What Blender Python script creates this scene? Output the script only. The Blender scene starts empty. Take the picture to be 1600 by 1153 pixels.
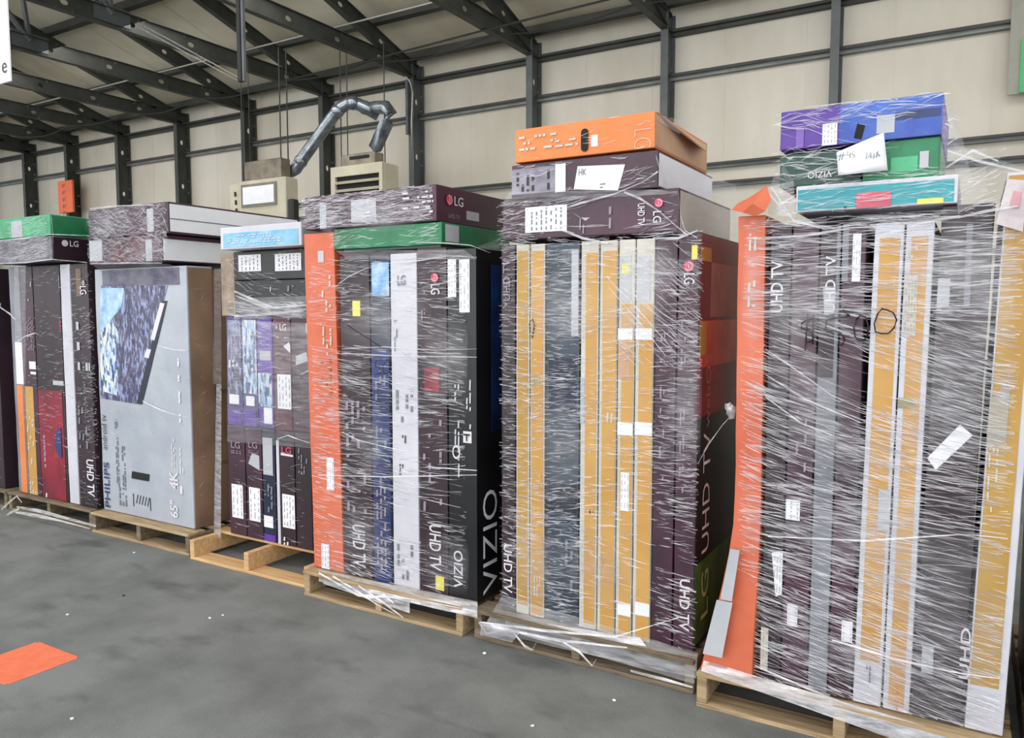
import bpy, bmesh, math, random
from mathutils import Vector, Matrix, noise
R = math.radians
random.seed(7)
SC = bpy.context.scene
COL = SC.collection

# ------------------------------------------------------------------ camera
FPX, CAM_H, YAW, PITCH = 1208.0, 1.53, R(30.8), R(-4.4)
cd = bpy.data.cameras.new('camera')
cam = bpy.data.objects.new('camera', cd)
COL.objects.link(cam)
cd.sensor_width = 36.0
cd.lens = 36.0 * FPX / 1600.0
cam.location = (0, 0, CAM_H)
cam.rotation_euler = (R(90) + PITCH, 0, YAW)
SC.camera = cam

# ------------------------------------------------------------------ world and exposure
w = bpy.data.worlds.new('overcast_daylight')
SC.world = w
w.use_nodes = True
wn = w.node_tree.nodes
wn['Background'].inputs[0].default_value = (0.93, 0.97, 1.0, 1)
wn['Background'].inputs[1].default_value = 1.6
SC.view_settings.view_transform = 'Standard'
SC.view_settings.look = 'None'
SC.view_settings.gamma = 1.0
SC.view_settings.exposure = -0.13
SC.view_settings.use_curve_mapping = False


def area(name, loc, rot, sx, sy, power, col=(1, 1, 1)):
    l = bpy.data.lights.new(name, 'AREA')
    l.shape = 'RECTANGLE'
    l.size, l.size_y, l.energy, l.color = sx, sy, power, col
    o = bpy.data.objects.new(name, l)
    o.location, o.rotation_euler = loc, rot
    COL.objects.link(o)


# daylight falling in through the open dock doors behind the camera, and a roof skylight over the aisle
area('daylight_dock_doors', (-5, -5.0, 2.6), (R(98), 0, 0), 18, 4.2, 520, (1, 0.985, 0.96))
area('daylight_roof_skylight', (-6, 0.5, 6.6), (R(18), 0, 0), 16, 1.6, 260, (1, 0.98, 0.95))
area('rear_wall_fill', (-7, 6.0, 5.0), (R(28), 0, 0), 18, 0.7, 190, (1, 0.98, 0.94))  # added fill lamp under the closed roof, brightens the back wall

# ------------------------------------------------------------------ measuring: rays through the photograph onto real planes
_f = Vector((-math.sin(YAW) * math.cos(PITCH), math.cos(YAW) * math.cos(PITCH), math.sin(PITCH)))
_r = Vector((math.cos(YAW), math.sin(YAW), 0))
_u = _r.cross(_f)


def ray(x, y):
    return (_f * FPX + _r * (x - 800) - _u * (y - 576.5)).normalized()


def atY(x, y, Y):
    d = ray(x, y)
    return Vector((0, 0, CAM_H)) + d * (Y / d.y)


def atX(x, y, X):
    d = ray(x, y)
    return Vector((0, 0, CAM_H)) + d * (X / d.x)


def atZ(x, y, Z):
    d = ray(x, y)
    return Vector((0, 0, CAM_H)) + d * ((Z - CAM_H) / d.z)


# ------------------------------------------------------------------ materials
def srgb(r, g, b):
    def c(v):
        v /= 255.0
        return v / 12.92 if v <= 0.04045 else ((v + 0.055) / 1.055) ** 2.4
    return (c(r), c(g), c(b), 1)


MATS = {}


def mat(name, rgb, rough=0.6, metal=0.0, vary=0.12, scale=6.0, rgb2=None, bump=0.0, alpha=1.0, spec=0.5, stretch=(1, 1, 1), detail=5, lo=0.35, hi=0.65):
    """principled surface whose colour wanders between two tones with noise in object space"""
    if name in MATS:
        return MATS[name]
    m = bpy.data.materials.new(name)
    m.use_nodes = True
    nt = m.node_tree
    N, L = nt.nodes, nt.links
    b = N['Principled BSDF']
    c1 = srgb(*rgb)
    c2 = srgb(*rgb2) if rgb2 else tuple(min(1, v * (1 - vary * 2)) for v in c1[:3]) + (1,)
    tc = N.new('ShaderNodeTexCoord')
    mp = N.new('ShaderNodeMapping')
    mp.inputs['Scale'].default_value = stretch
    nz = N.new('ShaderNodeTexNoise')
    nz.inputs['Scale'].default_value = scale
    nz.inputs['Detail'].default_value = detail
    nz.inputs['Roughness'].default_value = 0.62
    rp = N.new('ShaderNodeValToRGB')
    rp.color_ramp.elements[0].position = lo
    rp.color_ramp.elements[1].position = hi
    rp.color_ramp.elements[0].color = c2
    rp.color_ramp.elements[1].color = c1
    L.new(tc.outputs['Object'], mp.inputs[0])
    L.new(mp.outputs[0], nz.inputs[0])
    L.new(nz.outputs[0], rp.inputs[0])
    L.new(rp.outputs[0], b.inputs['Base Color'])
    b.inputs['Roughness'].default_value = rough
    b.inputs['Metallic'].default_value = metal
    b.inputs['Specular IOR Level'].default_value = spec
    b.inputs['Alpha'].default_value = alpha
    if bump:
        bp = N.new('ShaderNodeBump')
        bp.inputs['Strength'].default_value = bump
        bp.inputs['Distance'].default_value = 0.02
        L.new(nz.outputs[0], bp.inputs['Height'])
        L.new(bp.outputs[0], b.inputs['Normal'])
    MATS[name] = m
    return m


M_MAROON = mat('maroon_print', (74, 40, 58), 0.42, rgb2=(47, 29, 40), scale=3)
M_MAROON2 = mat('dark_maroon_print', (52, 33, 42), 0.42, rgb2=(34, 24, 30), scale=3)
M_WINE = mat('wine_red_print', (98, 28, 46), 0.4, rgb2=(62, 26, 38), scale=2.2)
M_RED = mat('red_print', (150, 32, 52), 0.4, rgb2=(98, 24, 40), scale=3)
M_BLACK = mat('black_print', (22, 23, 27), 0.4, rgb2=(12, 13, 16), scale=3)
M_SLATE = mat('slate_print', (62, 74, 86), 0.45, rgb2=(38, 48, 58), scale=4)
M_GREYSTRIP = mat('grey_print', (128, 130, 138), 0.45, rgb2=(100, 102, 110), scale=3)
M_NAVY = mat('navy_print', (46, 62, 118), 0.42, rgb2=(30, 40, 78), scale=3)
M_NAVY2 = mat('dark_navy_print', (30, 36, 60), 0.42, rgb2=(20, 26, 48), scale=4)
M_ORANGE = mat('orange_red_print', (210, 110, 78), 0.5, rgb2=(196, 94, 62), scale=3)
M_ORANGE2 = mat('orange_print', (222, 130, 70), 0.5, rgb2=(212, 116, 56), scale=3)
M_YELLOW = mat('yellow_print', (198, 154, 84), 0.5, rgb2=(184, 136, 66), scale=2.5)
M_YELLOW2 = mat('mustard_print', (186, 148, 74), 0.5, rgb2=(170, 130, 56), scale=2.5)
M_WHITE = mat('white_print', (204, 203, 210), 0.5, rgb2=(188, 187, 196), scale=3)
M_GREYWHITE = mat('pale_grey_print', (184, 186, 190), 0.5, rgb2=(164, 167, 174), scale=2.5)
M_CREAM = mat('cream_border', (200, 195, 184), 0.55, rgb2=(184, 178, 166), scale=3)
M_BROWN = mat('brown_cardboard', (150, 122, 98), 0.75, rgb2=(120, 96, 76), scale=2.5, bump=0.1)
M_BROWND = mat('dull_brown_cardboard', (122, 104, 88), 0.75, rgb2=(84, 70, 60), scale=2.5, bump=0.1)
M_TAN = mat('tan_cardboard', (196, 158, 126), 0.7, rgb2=(176, 138, 108), scale=2.5, bump=0.1)
M_GREEN = mat('green_print', (34, 128, 84), 0.42, rgb2=(22, 96, 60), scale=4)
M_GREEN2 = mat('light_green_print', (78, 176, 128), 0.42, rgb2=(44, 142, 92), scale=5)
M_DGREEN = mat('dark_green_print', (34, 74, 60), 0.42, rgb2=(20, 46, 40), scale=5)
M_TEAL = mat('teal_print', (44, 158, 166), 0.42, rgb2=(28, 128, 140), scale=5)
M_PURPLE = mat('purple_print', (96, 58, 158), 0.42, rgb2=(74, 42, 134), scale=4)
M_PURPLE2 = mat('deep_purple_print', (84, 66, 138), 0.42, rgb2=(44, 42, 92), scale=5, detail=8)
M_BLUE = mat('blue_print', (70, 108, 190), 0.42, rgb2=(44, 74, 160), scale=6)
M_SKYBLUE = mat('sky_blue_print', (92, 164, 200), 0.42, rgb2=(150, 192, 212), scale=9)
M_SKY2 = mat('pale_blue_glow_print', (206, 226, 236), 0.42, rgb2=(70, 140, 196), scale=7)
M_LABEL = mat('label_paper', (232, 232, 236), 0.6, vary=0.04)
M_INK = mat('label_ink', (52, 52, 58), 0.6, vary=0.1)
M_GREYINK = mat('grey_ink', (120, 122, 132), 0.6, vary=0.1)
M_LETTER = mat('white_ink', (214, 210, 216), 0.5, vary=0.03)
M_DIMLETTER = mat('dim_ink', (140, 124, 138), 0.5, vary=0.05)
M_PINK = mat('pink_ink', (206, 70, 98), 0.5, vary=0.05)
M_YLABEL = mat('yellow_label', (226, 216, 92), 0.5, vary=0.05)
M_TAPE = mat('clear_tape', (206, 198, 196), 0.25, vary=0.05, alpha=0.55)
M_MARKER = mat('black_marker', (26, 20, 28), 0.4, vary=0.05)
M_WOOD = mat('pallet_wood', (184, 160, 124), 0.8, rgb2=(142, 118, 86), scale=7, stretch=(0.6, 6, 6), bump=0.25)
M_WOODNEW = mat('fresh_pallet_wood', (216, 180, 132), 0.75, rgb2=(190, 148, 98), scale=7, stretch=(0.6, 6, 6), bump=0.2)
M_WOODDARK = mat('weathered_pallet_wood', (132, 116, 92), 0.85, rgb2=(92, 80, 64), scale=8, stretch=(0.8, 6, 6), bump=0.3)
M_STEEL = mat('grey_painted_steel', (84, 88, 88), 0.5, rgb2=(66, 70, 70), scale=3)
M_STEELD = mat('dark_painted_steel', (62, 64, 58), 0.55, rgb2=(44, 46, 42), scale=3)
M_GIRT = mat('girt_steel', (128, 130, 126), 0.5, rgb2=(96, 98, 96), scale=3, stretch=(1, 4, 4))
M_GALV = mat('galvanised_flue', (150, 156, 162), 0.28, metal=0.75, rgb2=(104, 112, 120), scale=10)
M_HEATER = mat('beige_heater_paint', (196, 190, 168), 0.5, rgb2=(180, 172, 150), scale=3)
M_DARKHOLE = mat('dark_interior', (22, 20, 18), 0.8)
M_PIPE = mat('conduit_metal', (170, 166, 160), 0.35, metal=0.4)
M_CABLE = mat('dark_cable', (40, 38, 36), 0.6)
M_HANGTUBE = mat('hanging_tube_grey', (110, 114, 118), 0.4, metal=0.3)
M_CORANGE = mat('orange_tag', (238, 108, 58), 0.5, vary=0.06)
M_FLOORMARK = mat('orange_floor_paint', (238, 124, 88), 0.7, rgb2=(226, 108, 72), scale=14)
M_SIGNGREEN = mat('green_sign', (58, 172, 104), 0.5, vary=0.05)
M_SIGNGREY = mat('sign_backing', (150, 148, 136), 0.6, vary=0.05)
M_REDGLOW = mat('red_picture', (156, 34, 36), 0.4, rgb2=(84, 22, 28), scale=5)
M_ORGLOW = mat('orange_picture', (214, 92, 48), 0.4, rgb2=(176, 54, 40), scale=6)
M_GREENGLOW = mat('green_picture', (78, 122, 58), 0.4, rgb2=(44, 78, 40), scale=8)
M_DBLUE = mat('blue_tv_picture', (20, 62, 128), 0.4, rgb2=(10, 26, 62), scale=4)


def picture_mat(name, cols, scale):
    m = bpy.data.materials.new(name)
    m.use_nodes = True
    nt = m.node_tree
    N, L = nt.nodes, nt.links
    b = N['Principled BSDF']
    tc = N.new('ShaderNodeTexCoord')
    vz = N.new('ShaderNodeTexVoronoi')
    vz.inputs['Scale'].default_value = scale
    nz = N.new('ShaderNodeTexNoise')
    nz.inputs['Scale'].default_value = scale * 0.35
    nz.inputs['Detail'].default_value = 6
    mx = N.new('ShaderNodeMath')
    mx.operation = 'MULTIPLY_ADD'
    mx.inputs[1].default_value = 0.55
    rp = N.new('ShaderNodeValToRGB')
    rp.color_ramp.interpolation = 'LINEAR'
    e = rp.color_ramp.elements
    e[0].position, e[0].color = 0.3, srgb(*cols[0])
    e[1].position, e[1].color = 0.95, srgb(*cols[-1])
    for i, c in enumerate(cols[1:-1]):
        k = e.new(0.3 + 0.65 * (i + 1) / (len(cols) - 1))
        k.color = srgb(*c)
    mp = N.new('ShaderNodeMapping')
    mp.inputs['Scale'].default_value = (1.5, 1, 0.5)
    mp.inputs['Rotation'].default_value = (0, R(-14), 0)
    vz.distance = 'CHEBYCHEV'
    L.new(tc.outputs['Object'], mp.inputs[0])
    L.new(mp.outputs[0], vz.inputs[0])
    L.new(mp.outputs[0], nz.inputs[0])
    L.new(vz.outputs['Color'], mx.inputs[0])
    L.new(nz.outputs[0], mx.inputs[2])
    L.new(mx.outputs[0], rp.inputs[0])
    L.new(rp.outputs[0], b.inputs['Base Color'])
    b.inputs['Roughness'].default_value = 0.4
    return m


M_CITY = picture_mat('night_city_picture', [(20, 24, 52), (36, 44, 92), (60, 62, 92), (92, 84, 104), (140, 150, 190)], 58)
M_CITY2 = picture_mat('daylight_blue_picture', [(120, 164, 210), (60, 92, 150), (36, 52, 100), (168, 196, 224), (214, 214, 206)], 40)


def film_mat(name, alpha, rough=0.22, col=(226, 224, 230), trans=0.35, fade=False):
    m = bpy.data.materials.new(name)
    m.use_nodes = True
    nt = m.node_tree
    N, L = nt.nodes, nt.links
    for n in list(N):
        N.remove(n)
    out = N.new('ShaderNodeOutputMaterial')
    tr = N.new('ShaderNodeBsdfTransparent')
    df = N.new('ShaderNodeBsdfDiffuse')
    df.inputs[0].default_value = srgb(*col)
    tl = N.new('ShaderNodeBsdfTranslucent')
    tl.inputs[0].default_value = srgb(*col)
    gl = N.new('ShaderNodeBsdfGlossy')
    gl.inputs['Roughness'].default_value = rough
    a = N.new('ShaderNodeMixShader')
    a.inputs[0].default_value = trans
    L.new(df.outputs[0], a.inputs[1])
    L.new(tl.outputs[0], a.inputs[2])
    b = N.new('ShaderNodeMixShader')
    b.inputs[0].default_value = 0.25
    L.new(a.outputs[0], b.inputs[1])
    L.new(gl.outputs[0], b.inputs[2])
    c = N.new('ShaderNodeMixShader')
    tc = N.new('ShaderNodeTexCoord')
    mp = N.new('ShaderNodeMapping')
    mp.inputs['Scale'].default_value = (1.2, 1.2, 9)
    nz = N.new('ShaderNodeTexNoise')
    nz.inputs['Scale'].default_value = 7
    nz.inputs['Detail'].default_value = 6
    nz.inputs['Roughness'].default_value = 0.7
    rp = N.new('ShaderNodeMapRange')
    rp.inputs['From Min'].default_value = 0.35
    rp.inputs['From Max'].default_value = 0.68
    rp.inputs['To Min'].default_value = alpha * 0.45
    rp.inputs['To Max'].default_value = min(1, alpha * 1.6)
    L.new(tc.outputs['Object'], mp.inputs[0])
    L.new(mp.outputs[0], nz.inputs[0])
    L.new(nz.outputs[0], rp.inputs[0])
    if fade:
        at = N.new('ShaderNodeAttribute')
        at.attribute_name = 'thin'
        fm = N.new('ShaderNodeMath')
        fm.operation = 'MULTIPLY'
        fs = N.new('ShaderNodeMath')
        fs.operation = 'SUBTRACT'
        fs.inputs[0].default_value = 1.0
        L.new(at.outputs['Fac'], fs.inputs[1])
        L.new(rp.outputs[0], fm.inputs[0])
        L.new(fs.outputs[0], fm.inputs[1])
        L.new(fm.outputs[0], c.inputs[0])
    else:
        L.new(rp.outputs[0], c.inputs[0])
    L.new(tr.outputs[0], c.inputs[1])
    L.new(b.outputs[0], c.inputs[2])
    L.new(c.outputs[0], out.inputs[0])
    return m


M_STRAND = film_mat('stretch_film_creases', 0.40)
M_SHEET = film_mat('stretch_film_sheet', 0.2, fade=True)
M_THICK = film_mat('stretch_film_layers', 0.6, rough=0.18)


# ------------------------------------------------------------------ mesh helpers
def obj(name, bm, m, parent=None, smooth=False):
    me = bpy.data.meshes.new(name)
    bm.to_mesh(me)
    bm.free()
    for x in (m if isinstance(m, (list, tuple)) else [m]):
        me.materials.append(x)
    if smooth:
        for p in me.polygons:
            p.use_smooth = True
    o = bpy.data.objects.new(name, me)
    COL.objects.link(o)
    if parent:
        o.parent = parent
    return o


def tag(o, label, cat, group=None, kind=None):
    o['label'], o['category'] = label, cat
    if group:
        o['group'] = group
    if kind:
        o['kind'] = kind
    return o


def thing(name, label, cat, loc=(0, 0, 0), group=None):
    o = bpy.data.objects.new(name, None)
    o.location = loc
    o.empty_display_size = 0.1
    COL.objects.link(o)
    return tag(o, label, cat, group)


def put(o, parent):
    """parent while keeping world-space vertices"""
    o.parent = parent
    o.matrix_parent_inverse = Matrix.Translation(parent.location).inverted()
    return o


def box_bm(x0, x1, y0, y1, z0, z1, bm=None):
    bm = bm or bmesh.new()
    r = bmesh.ops.create_cube(bm, size=1)
    for v in r['verts']:
        v.co = Vector(((x0 + x1) / 2 + v.co.x * (x1 - x0), (y0 + y1) / 2 + v.co.y * (y1 - y0), (z0 + z1) / 2 + v.co.z * (z1 - z0)))
    return bm


def bevel(bm, w, seg=2):
    bmesh.ops.bevel(bm, geom=list(bm.edges), offset=w, segments=seg, affect='EDGES', profile=0.6)
    return bm


def tube_bm(pts, r, n=8, bm=None, cap=True):
    bm = bm or bmesh.new()
    pts = [Vector(p) for p in pts]
    rings = []
    for i, p in enumerate(pts):
        a = pts[max(i - 1, 0)]
        b = pts[min(i + 1, len(pts) - 1)]
        d = (b - a).normalized()
        ref = Vector((0, 0, 1)) if abs(d.z) < 0.9 else Vector((1, 0, 0))
        s = d.cross(ref).normalized()
        t = d.cross(s)
        rr = r[i] if isinstance(r, (list, tuple)) else r
        rings.append([bm.verts.new(p + (s * math.cos(k * 2 * math.pi / n) + t * math.sin(k * 2 * math.pi / n)) * rr) for k in range(n)])
    for a, b in zip(rings, rings[1:]):
        for k in range(n):
            bm.faces.new((a[k], a[(k + 1) % n], b[(k + 1) % n], b[k]))
    if cap:
        bm.faces.new(rings[0][::-1])
        bm.faces.new(rings[-1])
    return bm


def quad_slab(bm, c, n, t=0.0012):
    """thin slab on four corners (in order), raised by t along n"""
    n = Vector(n)
    lo = [bm.verts.new(Vector(p)) for p in c]
    hi = [bm.verts.new(Vector(p) + n * t) for p in c]
    bm.faces.new(hi)
    for i in range(4):
        bm.faces.new((lo[i], lo[(i + 1) % 4], hi[(i + 1) % 4], hi[i]))


def struct(name, bm, m):
    o = obj(name, bm, m)
    o['kind'] = 'structure'
    return o


# ------------------------------------------------------------------ large structure
WALL_Y = 9.14


def floor_mat():
    m = mat('worn_grey_floor', (124, 126, 123), 0.72, rgb2=(98, 100, 98), scale=2.6, bump=0.0, detail=10, lo=0.3, hi=0.62)
    N, L = m.node_tree.nodes, m.node_tree.links
    b = N['Principled BSDF']
    old = b.inputs['Base Color'].links[0].from_socket
    tc = N.new('ShaderNodeTexCoord')
    mp = N.new('ShaderNodeMapping')
    mp.inputs['Scale'].default_value = (1, 2.2, 1)
    mp.inputs['Rotation'].default_value = (0, 0, 0.35)
    nz = N.new('ShaderNodeTexNoise')
    nz.inputs['Scale'].default_value = 2.3
    nz.inputs['Detail'].default_value = 3
    rp = N.new('ShaderNodeValToRGB')
    rp.color_ramp.elements[0].position, rp.color_ramp.elements[0].color = 0.28, (0.62, 0.62, 0.62, 1)
    rp.color_ramp.elements[1].position, rp.color_ramp.elements[1].color = 0.42, (1, 1, 1, 1)
    n2 = N.new('ShaderNodeTexNoise')
    n2.inputs['Scale'].default_value = 180
    n2.inputs['Detail'].default_value = 2
    r2 = N.new('ShaderNodeMapRange')
    r2.inputs['From Min'].default_value, r2.inputs['From Max'].default_value = 0.3, 0.7
    r2.inputs['To Min'].default_value, r2.inputs['To Max'].default_value = 0.82, 1.12
    mx = N.new('ShaderNodeMix')
    mx.data_type, mx.blend_type = 'RGBA', 'MULTIPLY'
    mx.inputs[0].default_value = 1
    m2 = N.new('ShaderNodeMix')
    m2.data_type, m2.blend_type = 'RGBA', 'MULTIPLY'
    m2.inputs[0].default_value = 1
    L.new(tc.outputs['Object'], mp.inputs[0])
    L.new(mp.outputs[0], nz.inputs[0])
    L.new(tc.outputs['Object'], n2.inputs[0])
    L.new(nz.outputs[0], rp.inputs[0])
    L.new(n2.outputs[0], r2.inputs[0])
    L.new(old, mx.inputs[6])
    L.new(rp.outputs[0], mx.inputs[7])
    L.new(mx.outputs[2], m2.inputs[6])
    L.new(r2.outputs[0], m2.inputs[7])
    L.new(m2.outputs[2], b.inputs['Base Color'])
    bp = N.new('ShaderNodeBump')
    bp.inputs['Strength'].default_value = 0.25
    bp.inputs['Distance'].default_value = 0.004
    L.new(n2.outputs[0], bp.inputs['Height'])
    L.new(bp.outputs[0], b.inputs['Normal'])
    return m


struct('floor', box_bm(-26, 5, -6, 9.4, -0.2, 0), floor_mat())
M_WALL = mat('cream_wall_liner', (208, 202, 189), 0.7, rgb2=(188, 181, 165), scale=0.9, detail=9, stretch=(1, 1, 0.35))
# the liner is made of upright panels with shallow standing seams
bm = box_bm(-26, 5, WALL_Y, WALL_Y + 0.15, 0, 5.4)
k = -25.6
while k < 5:
    box_bm(k, k + 0.014, WALL_Y - 0.003, WALL_Y + 0.01, 0, 5.2, bm)
    k += 0.885
struct('wall_back', bm, M_WALL)


def roof_z(y):
    return 5.36 + 0.30 * (8.2 - y)


M_ROOF = mat('roof_liner', (214, 207, 188), 0.75, rgb2=(184, 175, 152), scale=0.7, detail=9)
bm = bmesh.new()
ya, yb = WALL_Y + 0.2, 0.9
vs = [bm.verts.new(c) for c in ((-26, ya, roof_z(ya)), (5, ya, roof_z(ya)), (5, yb, roof_z(yb)), (-26, yb, roof_z(yb)))]
vt = [bm.verts.new(v.co + Vector((0, 0, 0.08))) for v in vs]
bm.faces.new(vs)
bm.faces.new(vt[::-1])
for i in range(4):
    bm.faces.new((vs[i], vt[i], vt[(i + 1) % 4], vs[(i + 1) % 4]))
for i in range(35):  # seams of the roof liner
    x = -25.7 + i * 0.885
    for a, b in ((ya, yb),):
        q = [(x, a, roof_z(a) - 0.004), (x + 0.012, a, roof_z(a) - 0.004), (x + 0.012, b, roof_z(b) - 0.004), (x, b, roof_z(b) - 0.004)]
        bm.faces.new([bm.verts.new(c) for c in q])
struct('ceiling', bm, M_ROOF)

# wall girts: long C sections bolted across the columns
n = 0
for z, dark in ((4.78, 1), (4.27, 0), (3.2, 0), (2.98, 0), (2.1, 0), (1.0, 0)):
    n += 1
    h = 0.06 if z > 3.5 else 0.05
    bm = box_bm(-26, 5, WALL_Y - 0.075, WALL_Y - 0.004, z - h * 0.5, z + h * 0.42)
    box_bm(-26, 5, WALL_Y - 0.12, WALL_Y - 0.004, z + h * 0.43, z + h * 0.55, bm)
    box_bm(-26, 5, WALL_Y - 0.12, WALL_Y - 0.112, z + h * 0.1, z + h * 0.43, bm)
    bm2 = bm
    o = obj('trim_%d' % n, bm2, M_STEELD if dark else M_GIRT)
    o['kind'] = 'structure'
    lip = obj('girt_lip', box_bm(-26, 5, WALL_Y - 0.128, WALL_Y - 0.12, z + h * 0.1, z + h * 0.6), M_STEELD, o)

# eave strut and purlins
n0 = n
for y, hh in ((8.88, 0.10), (8.1, 0.09), (6.75, 0.11), (5.4, 0.11), (4.05, 0.11), (2.7, 0.11), (1.35, 0.11)):
    n += 1
    z = roof_z(y) - 0.01
    bm = box_bm(-26, 5, y - 0.035, y + 0.035, z - hh - 0.02, z - 0.015)
    box_bm(-26, 5, y - 0.075, y + 0.035, z - hh - 0.03, z - hh - 0.02, bm)
    struct('trim_%d' % n, bm, M_STEELD)


def holed_plate(p0, p1, depth, holes, r, r2, name, m, parent):
    """flat web plate from p0 to p1 (in a plane of constant X), width `depth`, pierced by oval holes at distances `holes`"""
    p0, p1 = Vector(p0), Vector(p1)
    d = p1 - p0
    Ltot = d.length
    d.normalize()
    s = Vector((1, 0, 0)).cross(d).normalized()
    bm = bmesh.new()
    cut = []
    half = depth * 0.5
    cells = [h for h in holes if half + 0.01 < h < Ltot - half - 0.01]
    pos = 0.0
    spans = []
    for h in cells:
        a, b = h - half, h + half
        if a > pos:
            spans.append((pos, a))
        pos = b
        K = 16
        outer, inner = [], []
        for k in range(K):
            t = 2 * math.pi * k / K + math.pi / K
            c, q = math.cos(t), math.sin(t)
            mm = max(abs(c), abs(q))
            outer.append(bm.verts.new(p0 + d * (h + c / mm * half) + s * (q / mm * half)))
            inner.append(bm.verts.new(p0 + d * (h + c * r2) + s * (q * r)))
        for k in range(K):
            bm.faces.new((outer[k], outer[(k + 1) % K], inner[(k + 1) % K], inner[k]))
    spans.append((pos, Ltot))
    for a, b in spans:
        bm.faces.new([bm.verts.new(p0 + d * u + s * v) for u, v in ((a, -half), (b, -half), (b, half), (a, half))])
    o = obj(name, bm, m, None)
    md = o.modifiers.new('thickness', 'SOLIDIFY')
    md.thickness = 0.008
    md.offset = 0
    put(o, parent)
    # flanges along both edges
    for sg in (-1, 1):
        fb = bmesh.new()
        c0, c1 = p0 + s * (sg * half), p1 + s * (sg * half)
        wv = Vector((0.045, 0, 0))
        th = s * (sg * 0.008)
        q = [c0 - wv, c0 + wv, c1 + wv, c1 - wv]
        lo = [fb.verts.new(v) for v in q]
        hi = [fb.verts.new(v + th) for v in q]
        fb.faces.new(lo[::-1])
        fb.faces.new(hi)
        for i in range(4):
            fb.faces.new((lo[i], lo[(i + 1) % 4], hi[(i + 1) % 4], hi[i]))
        bmesh.ops.recalc_face_normals(fb, faces=fb.faces)
        put(obj('flange', fb, m), parent)
    return o


COLX = [-1.36, -3.22, -5.03, -6.95, -8.69, -10.44, -12.17, -13.91, -15.60, -17.16, -18.9, -20.6]
WHERE = ['behind the purple and teal cartons at the right',
         'just left of the right-hand wall bay, above the orange-topped stack',
         'behind the left end of the orange lying carton',
         'right of the grille heater, carrying the loose conduit',
         'between the two unit heaters, behind the sloping flue',
         'directly behind the left heater',
         'rising behind the pale white-sided lying cartons',
         'rising above the left end of the paired maroon lying cartons',
         'with the orange tag on it above the green cartons',
         'leftmost full one, above the green film-wrapped carton',
         'cut by the left edge of the picture', 'beyond the left edge of the picture']
HOLES_COL = [0.65 + 0.765 * i for i in range(6)]
for i, x in enumerate(COLX[:11]):
    t = thing('steel_column', 'grey punched steel wall column ' + WHERE[i], 'column', (x, 9.0, 0), 'punched steel wall columns')
    m = M_STEEL if i < 4 else M_STEELD
    holed_plate((x, 8.99, 0.0), (x, 8.99, 5.0), 0.23, HOLES_COL, 0.026, 0.042, 'web', m, t)
    put(obj('base_plate', box_bm(x - 0.08, x + 0.08, 8.86, 9.12, 0, 0.015), m), t)
    # roof truss on this column
    t = thing('roof_truss', 'roof truss on the column ' + WHERE[i], 'truss', (x, 9.0, 4.8), 'punched steel roof trusses')
    m = M_STEELD
    hs = [0.8 + 0.8 * k - 0.0 for k in range(9)]
    holed_plate((x, 9.0, 4.885), (x, 1.0, 4.885), 0.19, hs, 0.03, 0.045, 'bottom_chord', m, t)
    zt = lambda y: roof_z(y) - 0.25
    holed_plate((x, 9.0, zt(9.0)), (x, 1.0, zt(1.0)), 0.17, hs, 0.028, 0.042, 'top_chord', m, t)
    put(obj('gusset_plate', box_bm(x - 0.012, x + 0.012, 8.5, 9.0, 4.84, 5.06), m), t)
    for ywb in (5.55, 4.0, 2.5):
        put(obj('web_member', tube_bm([(x, ywb, 4.93), (x, ywb - 0.12, zt(ywb))], 0.035, 6), M_STEEL), t)
        put(obj('web_member', tube_bm([(x, ywb, 4.93), (x, ywb - 1.2, zt(ywb - 1.2))], 0.035, 6), M_STEEL), t)
        put(obj('gusset_plate', box_bm(x - 0.016, x + 0.016, ywb - 0.22, ywb + 0.22, 4.82, 5.02), M_STEEL), t)

# ------------------------------------------------------------------ overhead services
t = tag(obj('conduit_pipe', tube_bm([(-26, 7.47, 5.0), (-3.3, 7.30, 5.0)], 0.011, 8), M_PIPE), 'thin bright conduit pipe run crosswise under the roof trusses', 'conduit')
bm = bmesh.new()


def sagged(a, b, sag, r, n=14):
    a, b = Vector(a), Vector(b)
    return tube_bm([a.lerp(b, i / n) - Vector((0, 0, sag * math.sin(math.pi * i / n))) for i in range(n + 1)], r, 6)


cpts = []
for i in range(8):
    xa, xb = COLX[i], COLX[i + 1]
    for k in range(8):
        cpts.append((xa + (xb - xa) * k / 8, 8.02, 4.79 - (0.07 + 0.02 * (i % 3)) * math.sin(math.pi * k / 8)))
tag(obj('power_cable', tube_bm(cpts, 0.008, 6), M_CABLE), 'long dark cable sagging from truss to truss near the wall', 'cable')
o = obj('power_cable', tube_bm([(-8.7, 8.0, 4.76), (-6.95, 7.95, 4.77), (-5.0, 7.8, 4.77), (-3.2, 7.7, 4.77)], 0.012, 6), M_CABLE)
tag(o, 'straight dark cable stapled along the truss undersides above the orange-topped stack', 'cable')

# hanging tube with its guy wires at the left of the frame
t = thing('hanging_tube', 'black and grey square tube hanging down from the roof trusses', 'pipe', (-5.28, 4.5, 3.4))
p = atY(378, 128, 4.5)
put(obj('tube', bevel(box_bm(p.x - 0.03, p.x + 0.012, 4.48, 4.52, p.z, 4.81), 0.003, 1), M_CABLE), t)
put(obj('tube', bevel(box_bm(p.x + 0.013, p.x + 0.038, 4.49, 4.52, p.z, 4.81), 0.003, 1), M_HANGTUBE), t)
a, b = atY(372, 126, 4.5), atY(215, 42, 5.5)
for dz in (0, 0.028):
    o = obj('guy_wire', tube_bm([a + Vector((0, 0, dz)), b + Vector((0, 0, dz * 1.8))], 0.005, 6), M_PIPE)
    put(o, t)


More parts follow.
